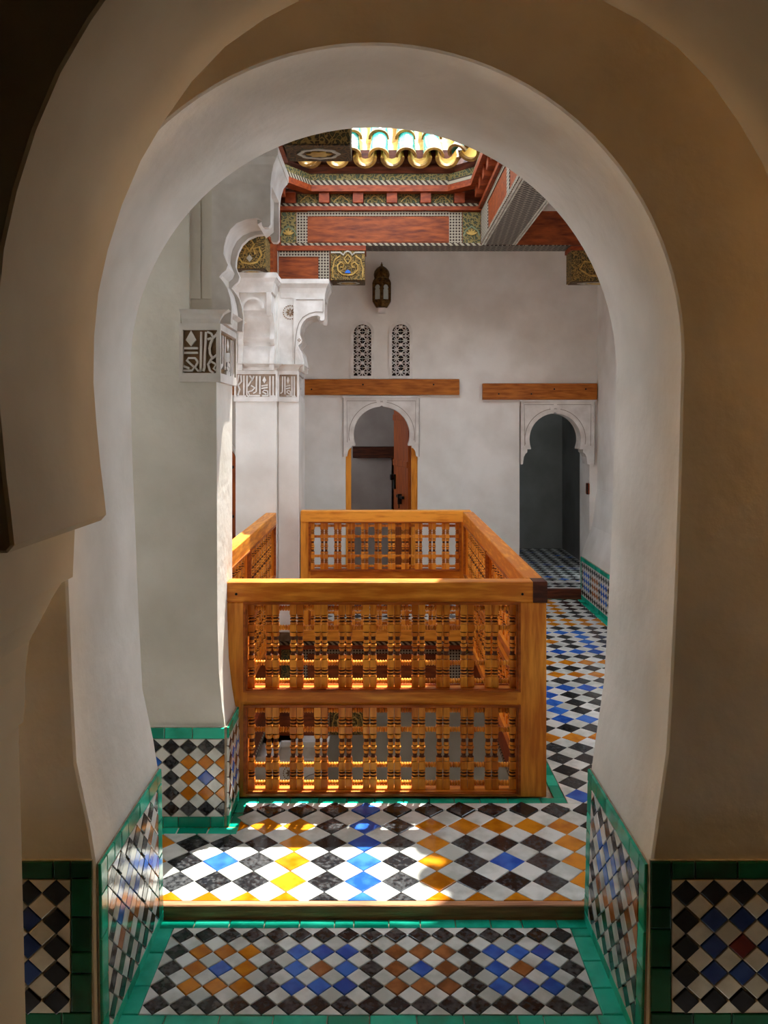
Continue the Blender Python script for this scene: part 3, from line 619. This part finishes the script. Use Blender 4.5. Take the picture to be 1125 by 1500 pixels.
# --- far piers (upper gallery, and the same one a storey below)
def far_pier(dz, label, script):
    t = thing('pier', label, 'pillar', (0, 0, dz), 0, 'piers of the gallery')
    MB().box(-1.095, -.787, 6.20, 6.74, 0, 1.79, ch=.008).build('shaft', 'plaster', t)
    MB().box(-.775, -.622, 6.255, 6.75, 0, 1.79, ch=.008).build('pilaster', 'plaster', t)
    MB().box(-.789, -.773, 6.275, 6.70, 0, 2.7).build('joint', 'plaster', t)
    MB().box(-1.08, -.787, 6.22, 6.70, 1.79, 2.70).build('upper_shaft', 'carved_stone', t); MB().box(-.789, -.645, 6.278, 6.70, 1.79, 2.70).build('upper_shaft', 'carved_stone', t)
    cap_band(t, -1.085, -.797, 6.21, 6.70, [('front', 'long')] if script else []); cap_band(t, -.765, -.640, 6.265, 6.70, [('front', 'short'), ('right', 'long')] if script else [])
    bracket(t, .36, Matrix.Translation((-.642, 6.264, 0)))
    bracket(t, .27, Matrix.Translation((-.80, 6.22, 0)) @ Matrix.Rotation(-math.pi/2, 4, 'Z') @ Matrix.Translation((0, -.27, 0)), face=False)
    abacus(t, -.76, -.642+.216, 6.275, 6.66); abacus(t, -1.08, -.79, 6.22-.216, 6.66)
    # small blind arch on the end of the bracket that points down the gallery
    mb = MB(); F = lambda u, v, d: (u, 6.003-d, v); c0 = -.935
    o = arc(c0, 2.44, .085, 0, 180, 16); i_ = arc(c0, 2.44, .07, 0, 180, 16)
    for k in range(16): mb.prism([o[k], o[k+1], i_[k+1], i_[k]], F, -.004, .01)
    mb.build('blind_arch', 'carved_stone', t)
    return t
far_pier(0, 'white pier with carved script capitals and lobed brackets at the railing corner', True)
far_pier(-3.53, 'white pier with lobed brackets in the storey below, seen through the railing', False)

# ------------------------------------------------------------------ painted timber lintels and roof of the well
def cartouche(parent, frame, cu, cv, a, b, col='grey_paint', inner='gold_paint'):
    """raised lobed oval with a gilded middle"""
    N = 28; o = []; i_ = []; g = []
    for k in range(N):
        q = 2*math.pi*k/N; l = 1+.06*math.cos(8*q); o.append((cu+a*l*math.cos(q), cv+b*l*math.sin(q))); i_.append((cu+a*.8*l*math.cos(q), cv+b*.74*l*math.sin(q))); g.append((cu+a*.52*(1+.18*math.cos(6*q))*math.cos(q), cv+b*.5*(1+.18*math.cos(6*q))*math.sin(q)))
    mb = MB(); mb.prism(o, frame, 0, .004, 0, holes=[i_]); mb.build('cartouche', col, parent)
    MB().prism(g, frame, 0, .005).build('cartouche_flower', inner, parent)
def palmette(parent, frame, cu, cv, s):
    mb = MB()
    for k in range(5):
        a = math.radians(30+30*k); c, sn = math.cos(a), math.sin(a)
        mb.prism([(cu, cv), (cu+c*s*.55-sn*s*.16, cv+sn*s*.55+c*s*.16), (cu+c*s, cv+sn*s), (cu+c*s*.55+sn*s*.16, cv+sn*s*.55-c*s*.16)], frame, 0, .006)
    mb.build('palmette', 'gold_paint', parent)
    mb = MB(); stroke(mb, [(cu-s*1.2, cv-s*.1), (cu-s*.9, cv+s*.7), (cu-s*.3, cv+s*1.15), (cu, cv+s*1.35), (cu+s*.3, cv+s*1.15), (cu+s*.9, cv+s*.7), (cu+s*1.2, cv-s*.1)], s*.2, frame, 0, .004); mb.build('leaf_scroll', 'sage_paint', parent)
def diamond_stud(parent, frame, cu, cv, s): MB().prism([(cu-s,cv),(cu,cv-s*1.2),(cu+s,cv),(cu,cv+s*1.2)], frame, 0, .008).build('diamond_stud', 'grey_paint', parent)
ZL = 2.98
def end_lintel(yf, sgn, dz, label, zt=3.25, xa=-1.09, xb=1.95):
    """lintel across the end of the well; front face at y=yf looking along -sgn*y"""
    t = thing('lintel', label, 'beam', (0, 0, dz), 0, 'painted lintels of the well'); y1 = yf+sgn*.2; ya, yb = min(yf, y1), max(yf, y1)
    MB().box(xa, xb, ya, yb, ZL+.004, zt).build('beam', 'wood_red', t)
    MB().box(max(xa,-.42), min(xb,1.48), ya-.003, yb+.003, ZL, ZL+.006).build('painted_soffit', 'painted_weave', t)
    F = lambda u, v, d: (u, yf-sgn*d, v)
    for (a, b, mt_) in ((-.77, -.655, 'carved_gold'), (.64, .78, 'carved_gold')):
        p = MB().prism(rect(a+.0, b, ZL+.02, zt-.01), F, 0, .006).build('corner_panel', 'painted_green', t); palmette(p, lambda u, v, d: F(u, v, d+.006), (a+b)/2, ZL+.08, .052)
    for (a, b) in ((-.65, -.565), (.535, .635)): MB().prism(rect(a, b, ZL+.02, zt-.01), F, 0, .007).build('lattice_strip', 'painted_lattice', t)
    MB().prism(rect(-.565, .535, zt-.04, zt-.004), F, 0, .007).build('lattice_strip', 'painted_lattice', t)
    MB().prism(rect(-.77, .78, ZL, ZL+.02), F, 0, .009).build('rope_moulding', 'painted_rope', t)
    MB().prism(rect(-.565, .535, ZL+.03, zt-.045), F, 0, .004).build('red_panel', 'wood_red', t)
    # red cyma over and under
    MB().box(max(-.8, xa), min(.79, xb), min(yf, yf-sgn*.03), max(yf, yf-sgn*.03), zt, zt+.03).build('red_moulding', 'wood_redtrim', t)
    MB().prism(rect(-.78, .78, zt+.03, zt+.055), F, 0, .02).build('rope_moulding', 'painted_rope', t)
    return t
def bracket_beam(yf, sgn, dz, label):
    """lower corbel beam on the pier with its gilded block end"""
    t = thing('corbel_beam', label, 'beam', (0, 0, dz), 0, 'painted corbel beams'); y1 = yf+sgn*.2; ya, yb = min(yf, y1), max(yf, y1); F = lambda u, v, d: (u, yf-sgn*d, v)
    MB().box(-.79, -.39, ya, yb, 2.701, 2.955).build('beam', 'wood_red', t)
    blk = MB().box(-.385, -.12, ya-.012*(sgn > 0), yb+.012*(sgn < 0), 2.712, 2.94).build('carved_block', 'carved_gold', t)
    MB().box(-.80, -.112, ya-.02, yb+.02, 2.94, 2.978).build('red_moulding', 'wood_redtrim', t)
    MB().prism(rect(-.48, -.395, 2.703, 2.94), F, 0, .008).build('lattice_strip', 'painted_lattice', t); MB().prism(rect(-.785, -.48, 2.895, 2.938), F, 0, .008).build('lattice_strip', 'painted_lattice', t)
    MB().box(-.383, -.122, ya+.0, yb-.0, 2.706, 2.7125).build('painted_soffit', 'painted_soffit', blk)
    G = lambda u, v, d: (u, v, 2.706-d); cartouche(blk, G, -.252, (ya+yb)/2, .085, .062)
    H = lambda u, v, d: F(u, v, d+.012)
    mb = MB(); stroke(mb, [(-.383,2.925),(-.31,2.925),(-.285,2.905),(-.275,2.925),(-.252,2.936),(-.229,2.925),(-.219,2.905),(-.194,2.925),(-.122,2.925)], .012, H, 0, .008); mb.build('lobed_moulding', 'grey_paint', blk)
    mb = MB()
    for sx in (-1, 1):
        stroke(mb, [(-.252+sx*q, z) for q, z in ((.0,2.75),(.04,2.755),(.075,2.785),(.08,2.825),(.055,2.85),(.03,2.835),(.035,2.81),(.055,2.812))], .011, H, 0, .007)
        stroke(mb, [(-.252+sx*q, z) for q, z in ((.0,2.91),(.028,2.875),(.0,2.835))], .009, H, 0, .007); stroke(mb, [(-.252+sx*q, z) for q, z in ((.115,2.73),(.118,2.80),(.1,2.87),(.06,2.9))], .009, H, 0, .006)
    mb.build('gilded_scroll', 'gold_paint', blk); MB().prism([(-.277,2.765),(-.227,2.765),(-.24,2.785),(-.252,2.79),(-.264,2.785)], H, 0, .008).build('blue_petal', 'tile_blue', blk)
    return t
def side_beam(x0, x1, dz, label, inner, zt=3.25):
    t = thing('side_beam', label, 'beam', (0, 0, dz), 0, 'painted beams along the well'); yA, yB = 2.74, 6.335
    MB().box(x0, x1, yA, yB, ZL+.005, zt).build('beam', 'wood_red', t)
    MB().box(x0+.03, x1-.03, yA, yB, ZL, ZL+.006).build('painted_soffit', 'painted_weave', t)
    for xx in (x0, x0+.018, x1-.03, x1-.012): MB().box(xx, xx+.012, yA, yB, ZL-.003, ZL+.006).build('soffit_moulding', 'grey_paint', t)
    sg = 1 if inner == x1 else -1; F = lambda u, v, d: (inner+sg*d, u, v)
    for q in ((5.95, 6.33, ZL+.01, zt-.01, 'painted_lattice'), (3.6, 5.95, zt-.04, zt-.005, 'painted_lattice'), (3.6, 5.95, ZL+.005, ZL+.03, 'painted_rope'), (4.95, 5.05, ZL+.03, zt-.04, 'painted_lattice')): MB().prism(rect(*q[:4]), F, 0, .006).build('lattice_strip', q[4], t)
    MB().prism(rect(3.58, 6.3, zt, zt+.03), F, 0, .03).build('red_moulding', 'wood_redtrim', t)
    return t
end_lintel(6.37, 1, 0, 'red painted lintel with patterned borders under the green tiled eave')
end_lintel(3.53, -1, 0, 'red painted lintel over the near end of the well, above the carved pier', xa=-.765, xb=.75)
bracket_beam(6.37, 1, 0, 'red corbel beam with a gilded block end on the white pier near the lantern')
bracket_beam(3.46, -1, 0, 'red corbel beam with a dark oval cartouche under its end, on the broad pier')
side_beam(.785, 1.05, 0, 'long red beam with a patterned grey soffit over the tiled walkway', .785)
side_beam(-1.06, -.80, 0, 'long red beam running between the two piers', -.80)
# block ends: on the side wall, and on the pier towards the camera
def block_end(x0, x1, y0, y1, dz, label):
    t = thing('corbel_block', label, 'corbel', ((x0+x1)/2, (y0+y1)/2, 2.71+dz), 0, 'carved corbel blocks'); hx, hy = (x1-x0)/2, (y1-y0)/2
    MB().box(-hx, hx, -hy, hy, 0, .235).build('carved_block', 'carved_gold', t); MB().box(-hx-.01, hx+.01, -hy-.01, hy+.01, .235, .268).build('red_moulding', 'wood_redtrim', t)
    F = lambda u, v, d: (u, -hy-d, v); diamond_stud(t, F, 0, .07, .022)
    mb = MB()
    for sx in (-1, 1): stroke(mb, [(sx*q*hx, z) for q, z in ((0,.03),(.45,.04),(.75,.09),(.6,.15),(.25,.14),(.35,.1))], .012, F, 0, .006); stroke(mb, [(sx*q*hx, z) for q, z in ((0,.215),(.3,.17),(0,.12))], .01, F, 0, .006)
    mb.build('gilded_scroll', 'gold_paint', t); MB().box(-hx+.01, hx-.01, -hy+.01, hy-.01, -.006, .001).build('painted_soffit', 'painted_soffit', t); cartouche(t, lambda u, v, d: (u, v, -.006-d), 0, 0, hx*.7, hy*.6)
block_end(-1.05, -.82, 5.86, 6.10, 0, 'carved gilded block with a blue stud above the bracket of the white pier')
block_end(1.49, 1.985, 6.38, 6.56, 0, 'dark carved block under the lintel against the side wall')
tag(MB().box(-1.05, -.80, 6.113, 6.366, 2.701, 2.975).build('beam_stub', 'wood_red'), 'short red beam stub between the carved block and the lintel', 'beam')
# cornice: rafter ends with painted panels between, then the stepped fascia
t = thing('cornice', 'red cornice with block rafter ends and small painted panels', 'cornice', (0, 0, 0))
MB().box(-.85, .84, 6.40, 6.6, 3.305, 3.42).build('backing', 'wood_dark', t)
for k in range(-4, 5):
    x = .09+k*.262
    if -.72 < x < .72: MB().box(x-.04, x+.04, 6.335, 6.40, 3.305, 3.39, ch=.004).build('rafter_end', 'wood_redtrim', t)
    xm = x+.131
    if -.7 < xm < .7:
        p = MB().box(xm-.085, xm+.085, 6.39, 6.40, 3.308, 3.388).build('painted_panel', 'painted_green', t)
        mb = MB(); stroke(mb, [(xm-.06,3.325),(xm-.045,3.345),(xm-.03,3.35),(xm-.02,3.366),(xm,3.374),(xm+.02,3.366),(xm+.03,3.35),(xm+.045,3.345),(xm+.06,3.325)], .007, XZ, 6.386, 6.39); mb.build('painted_arch', 'gold_paint', p)
for sx in (-1, 1):
    for k in range(8):
        y = 6.15-k*.22; MB().box(min(sx*.715, sx*.80), max(sx*.715, sx*.80), y-.06, y+.04, 3.306, 3.39, ch=.004).build('rafter_end', 'wood_redtrim', t)
    MB().box(min(sx*.80, sx*.95), max(sx*.80, sx*.95), 4.0, 6.39, 3.306, 3.42).build('backing', 'wood_dark', t)
def ring_path(off): return [(-.69-off, 4.2), (-.69-off, 6.07+off*.4), (-.53-off*.4, 6.31+off), (.52+off*.4, 6.31+off), (.68+off, 6.15+off*.4), (.68+off, 4.2)]
def ring_prism(name, mat, o0, o1, z0, z1):
    a, b = ring_path(o0), ring_path(o1); mb = MB()
    for i in range(5): mb.prism([a[i], a[i+1], b[i+1], b[i]], XY, z0, z1)
    mb.build(name, mat, t)
ring_prism('fascia', 'wood_redtrim', 0, .10, 3.388, 3.435); ring_prism('rope_moulding', 'painted_rope', 0.012, .10, 3.435, 3.475); ring_prism('soffit_board', 'painted_green', .03, .10, 3.475, 3.53)
# glazed roof tiles
def tile_shell(r0, r1, L, th, up):
    mb = MB(); n = 10; vs = []
    for (y, r) in ((0, r0), (L, r1)):
        for rr in (r, r-th):
            for k in range(n+1):
                a = math.pi*k/n; vs.append((rr*math.cos(a), y, rr*math.sin(a)*(1 if up else -1)))
    m = n+1; fs = []
    for k in range(n): fs += [(k, k+1, 2*m+k+1, 2*m+k), (m+k, m+k+1, 3*m+k+1, 3*m+k), (k, k+1, m+k+1, m+k), (2*m+k, 2*m+k+1, 3*m+k+1, 3*m+k)]
    fs += [(0, m, 3*m, 2*m), (n, m+n, 3*m+n, 2*m+n)]
    mb.add(vs, fs, 0, True); return mb
cap_me = tile_shell(.078, .062, .36, .013, True).mesh('cap_tile', 'roof_green'); pan_me = tile_shell(.088, .074, .36, .013, False).mesh('pan_tile', 'roof_clay')
lip_me = tile_shell(.082, .080, .022, .02, True).mesh('cap_lip', 'roof_lip')
plip_me = tile_shell(.092, .090, .022, .022, False).mesh('pan_lip', 'roof_lip')
ROOF = thing('tiled_roof', 'sunlit roof of green and ochre barrel tiles above the red cornice', 'roof', (0, 0, 3.555))
def slope_tiles(org, rz, cols, rows, pitch=.2085, slope=44):
    sl = Matrix.Translation((org[0], org[1], 0)) @ Matrix.Rotation(rz, 4, 'Z') @ Matrix.Rotation(math.radians(slope), 4, 'X')
    for c in cols:
        for r in range(rows):
            y = r*.30; tw = lambda: Matrix.Rotation(math.radians(random.uniform(-1.5, 1.5)), 4, 'Z')
            cap = place('cap_tile', cap_me, ROOF, sl @ Matrix.Translation((c*pitch, y, .085+.004*(r % 2))) @ tw()); place('cap_lip', lip_me, cap, Matrix.Translation((0, -.004, 0)))
            pan = place('pan_tile', pan_me, ROOF, sl @ Matrix.Translation(((c+.5)*pitch, y, .088)) @ tw())
            if r == 0: place('pan_lip', plip_me, pan, Matrix.Translation((0, -.006, 0)))
    b = MB().box((cols[0]-.6)*pitch, (cols[-1]+1.1)*pitch, .03, rows*.3+.1, -.06, -.008).build('roof_boards', 'wood_dark', ROOF); b.matrix_local = sl
MB().box(-.80, .79, 6.34, 6.41, -.02, .16).build('eave_board', 'wood_dark', ROOF)
slope_tiles((-.012, 6.27), 0, range(-3, 3), 4)
slope_tiles((.62, 6.17), math.radians(-45), [0], 2)
slope_tiles((-.66, 6.14), math.radians(45), [0], 2)
slope_tiles((.70, 5.1), math.radians(-90), range(-4, 4), 2)
slope_tiles((-.71, 5.1), math.radians(90), range(-4, 4), 2)
# ceilings round the well
struct(MB().prism(rect(-2.3, 2.05, 2.72, 7.5), XY, 3.44, 3.5, holes=[rect(-.80, .79, 4.12, 6.42)]).build('ceiling', 'plaster'), 'pale board ceiling of the gallery')
struct(MB().box(-.80, .79, 4.09, 4.13, 3.25, 3.62).build('trim_eave', 'wood_redtrim'))
mb = MB(); mb.box(-2.4, -1.5, 2.7, 7.9, 3.5, 4.3); mb.box(1.5, 2.3, 2.7, 7.9, 3.5, 4.3); mb.box(-2.4, 2.3, 7.3, 7.9, 3.5, 4.3)
struct(mb.build('wall_attic', 'plaster'))

# ------------------------------------------------------------------ storey below the well
end_lintel(6.37, 1, -3.53, 'painted lintel of the storey below, seen through the railing', 3.38)
bracket_beam(6.37, 1, -3.53, 'gilded corbel beam of the storey below, seen through the railing')
side_beam(.785, 1.05, -3.53, 'long red beam of the storey below the walkway', .785)
side_beam(-1.06, -.80, -3.53, 'long red beam of the storey below, between the piers', -.80)
mb = MB(); mb.box(RX1-.05, RX1-.021, 3.57, 6.33, -.26, .001); mb.box(RX0+.021, RX0+.05, 3.57, 6.19, -.26, .001); mb.box(RX0+.05, RX1-.05, 3.545, 3.57, -.6, -.002)
struct(mb.build('trim_well', 'wood_redtrim'), 'wooden lining of the well edge under the gallery floor')
struct(MB().box(-.61, RX1-.05, 6.33, 6.409, -.085, .002, ch=.004).build('trim_well_board', 'wood_long'), 'orange board along the far edge of the well')
struct(MB().box(-2.3, 2.05, 2.2, 7.5, -3.63, -3.53).build('floor_court', 'tile_white'), 'pale court floor at the bottom of the well')
mb = MB(); mb.box(2.0, 2.1, 2.2, 7.5, -3.53, -.25); mb.box(-2.4, -2.3, 2.2, 7.5, -3.53, -.25); mb.box(-2.4, 2.1, 2.1, 2.2, -3.53, -.25)
struct(mb.build('wall_court', 'plaster'), 'plaster walls of the storey below')

# ------------------------------------------------------------------ turned-wood railing round the well
BH = .362; BW_ = .0285; PITCH = .1048
def turned(z0, z1, kind):
    s = [(0,.009),(.06,.0135),(.22,.0145),(.28,.0095),(.36,.0095),(.42,.0145),(.58,.0145),(.64,.0095),(.72,.0095),(.78,.0145),(.94,.0135),(1,.009)]
    l = [(0,.009),(.03,.0145),(.10,.0150),(.16,.0140),(.20,.0090),(.30,.0105),(.40,.0125),(.44,.0100),(.47,.0150),(.53,.0150),(.56,.0100),(.60,.0125),(.70,.0105),(.80,.0090),(.84,.0140),(.90,.0150),(.97,.0145),(1,.009)]
    return [(z0+(z1-z0)*t, r) for t, r in (l if kind else s)]
mb = MB(); fr_ = [0,.14,.25,.34,.67,.765,.87,1.0]; zz = [BH*(1-f) for f in fr_]
for a, b in ((0,1),(2,3),(4,5),(6,7)): mb.box(-BW_/2, BW_/2, -BW_/2, BW_/2, zz[b], zz[a], ch=.0025)
for a, b, k in ((1,2,0),(3,4,1),(5,6,0)): 
    tp = turned(zz[b], zz[a], k)
    for q in range(len(tp)-1): mb.lathe(tp[q:q+2], 10, caps=False, mi=1 if min(tp[q][1], tp[q+1][1]) <= .0101 and max(tp[q][1], tp[q+1][1]) < .0146 and abs(tp[q+1][0]-tp[q][0]) < .012 else 0)
bal_me = mb.mesh('baluster', ['wood', 'wood_groove'])
gap = PITCH-2*BW_-.0025; mb = MB(); prof = []
for k in range(4):
    a = -gap/2+gap*k/4; q = gap/4; prof += [(a, .0065), (a+q*.2, .0105), (a+q*.5, .0118), (a+q*.8, .0105)]
prof.append((gap/2, .0065)); mb.lathe(prof, 10, axis='x', caps=False); bead_me = mb.mesh('bead_spindle', 'wood')
def railing(label, loc, rz, layout, mark=None):
    """layout: list of ('post', width) and ('panel', n_gaps); local x along the rail"""
    t = thing('wooden_railing', label, 'railing', loc, rz, 'turned wood railings round the well')
    x = 0; total = sum(w_ if k == 'post' else w_*PITCH for k, w_ in layout)
    TB, TT, dp = .832, .92, .034
    MB().box(0, total, -dp-.006, dp+.006, TB, TT, ch=.004).build('top_rail', 'wood_long', t)
    for k, w_ in layout:
        if k == 'post':
            MB().box(x, x+w_, -dp, dp, 0, TB-.0005, ch=.003).build('post', 'wood', t); x += w_; continue
        L_ = w_*PITCH
        MB().box(x, x+L_, -dp, dp, .385, .458, ch=.003).build('mid_rail', 'wood_long', t); MB().box(x, x+L_, -dp, dp, 0, .022, ch=.003).build('bottom_rail', 'wood_long', t)
        for zb in (.022, .458+.003):
            zt = zb+BH; e = .010
            m_ = MB()
            for (i0, y) in ((0, -dp-.012), (.007, -dp-.005)):
                for s_ in (1, -1):
                    yy = (y, y+.010) if s_ > 0 else (-y-.010, -y)
                    m_.prism(rect(x-.014+i0, x+L_+.014-i0, zb-.010+i0, zt+.012-i0), XZ, yy[0], yy[1], holes=[rect(x-.004+i0, x+L_+.004-i0, zb-.002+i0*.4, zt+.002-i0*.4)])
            m_.build('panel_moulding', 'wood_mould', t)
            for g_ in range(w_):
                c = x+(g_+.5)*PITCH
                for sx in (-1, 1): place('baluster', bal_me, t, Matrix.Translation((c+sx*(PITCH/2-BW_/2-.0008), 0, zb)) @ Matrix.Rotation(random.choice((0, math.pi/2)), 4, 'Z'))
                for f in (.065, .295, .715, .93): place('bead_spindle', bead_me, t, Matrix.Translation((c, 0, zb+BH*(1-f))))
        x += L_
    return t, total
t, L_ = railing('orange turned wood railing facing the threshold, two tiers of paired balusters', (-.654, 3.53, .004), 0, [('post', .085), ('panel', 11), ('post', .125)])
MB().box(L_-.058, L_+.003, -.0425, .0425, .8315, .9215, ch=.002).build('end_grain_block', 'wood_dark', t)
for q in (.04, 1.26): MB().lathe([(-.043,.005),(-.0405,.006),(-.039,.006)], 8, (q, 0, .868), 'y').build('peg', 'iron', t)
railing('orange turned wood railing in front of the open door', (-.615, 6.37, .004), 0, [('post', .075), ('panel', 11), ('post', .09)])
railing('long turned wood railing along the tiled walkway', (.672, 3.575, .004), math.pi/2, [('post', .11), ('panel', 11), ('post', .06), ('panel', 12), ('post', .11)])
railing('turned wood railing between the two piers', (-.825, 3.64, .004), math.pi/2, [('post', .11), ('panel', 11), ('post', .06), ('panel', 11), ('post', .07)])

# ------------------------------------------------------------------ lanterns
def lantern(label, loc, s=1.0, lit=False):
    t = thing('lantern', label, 'lantern', loc, 0, 'brass lanterns'); R = .09*s
    hexr = lambda r, z, k: (r*math.cos(math.radians(60*k+30)), r*math.sin(math.radians(60*k+30)), z)
    def hexprism(name, prof, mat):
        mb = MB(); vs = [hexr(r, z, k) for z, r in prof for k in range(6)]
        fs = [tuple(range(6))[::-1], tuple(range(len(vs)-6, len(vs)))]
        for i in range(len(prof)-1):
            for k in range(6): j = (k+1) % 6; fs.append((i*6+k, i*6+j, i*6+6+j, i*6+6+k))
        mb.add(vs, fs); return mb.build(name, mat, t)
    hexprism('base', [(0, R*.62), (.008*s, R*.7), (.05*s, R*1.02), (.056*s, R*1.02)], 'brass')
    for k in range(6):
        a = hexr(R*.97, 0, k); MB().lathe([(.056*s,.008*s),(.22*s,.008*s)], 6, (a[0], a[1], 0)).build('corner_bar', 'brass', t)
        m_ = Matrix.Rotation(math.radians(60*k), 4, 'Z'); ap = R*.97*math.cos(math.radians(30)); hw = R*.97*.5
        F = lambda u, v, d: (ap+d, u, v)
        hole = [(-hw*.6, .066*s), (hw*.6, .066*s), (hw*.6, .15*s), (hw*.45, .158*s)]+arc(0, .172*s, hw*.6, 0, 180, 8)+[(-hw*.45, .158*s), (-hw*.6, .15*s)]
        MB().prism(rect(-hw, hw, .056*s, .22*s), F, -.002, .002, holes=[hole]).build('arch_frame', 'brass', t).matrix_local = m_
        MB().prism(rect(-hw, hw, .058*s, .218*s), F, -.006, -.003).build('glass_pane', 'fill_lamp_glow' if lit else 'milk_glass', t).matrix_local = m_
    hexprism('shoulder', [(.22*s, R*1.04), (.235*s, R*1.0), (.26*s, R*.8), (.27*s, R*.86), (.282*s, R*.86)], 'brass')
    MB().lathe([(.282*s,R*.78),(.30*s,R*.8),(.33*s,R*.72),(.355*s,R*.5),(.37*s,R*.25),(.376*s,R*.1)], 16).build('dome', 'brass', t)
    MB().lathe([(.374*s,.008*s),(.385*s,.012*s),(.395*s,.006*s),(.41*s,.003*s)], 8).build('finial', 'brass', t)
    return t
t = lantern('dark brass hexagonal lantern with domed top mounted on the wall above the twin windows', (.013, 7.40, 2.645))
MB().box(-.035, .035, -.03, .098, -.045, -.002, ch=.004).build('wall_shelf', 'carved_stone', t)
t = lantern('dark brass lantern in the storey below, seen through the railing', (.013, 7.38, 2.645-3.53-.10))
MB().box(-.035, .035, -.03, .118, -.045, -.002, ch=.004).build('wall_shelf', 'carved_stone', t)

# ------------------------------------------------------------------ passage on the camera's side
struct(MB().box(-3.2, 3.2, -2.6, 2.0, -.2, -.062).build('floor_passage', 'grout'))
struct(MB().box(-3.2, 3.2, -2.6, 2.72, 3.3, 3.4).build('ceiling_passage', 'plaster_old'))
mb = MB(); mb.box(-3.2, -3.1, -2.6, 2.2, -.1, 3.4); mb.box(3.1, 3.2, -2.6, 2.2, -.1, 3.4); mb.box(-3.2, 3.2, -2.7, -2.6, -.1, 3.4)
struct(mb.build('wall_passage', 'plaster_old'))
for sx, lab in ((1, 'added unseen brass lantern for fill light in the passage beyond the column by the walkway side'), (-1, 'added unseen brass lantern for fill light in the passage beyond the column by the dark side')):
    t = lantern(lab, (sx*2.85, 1.96, 2.15), 1.2, True)  # out-of-view lanterns added to give the passage warm fill light
    MB().lathe([(.48,.004),(1.05,.004)], 6).build('chain', 'iron', t)
    pl = bpy.data.lights.new('lantern_fill', 'POINT'); po = bpy.data.objects.new('lantern_fill', pl); C.objects.link(po); po.parent = t; po.location = (0, 0, -.12)
    pl.energy = 13; pl.color = (1, .6, .25); pl.shadow_soft_size = .08
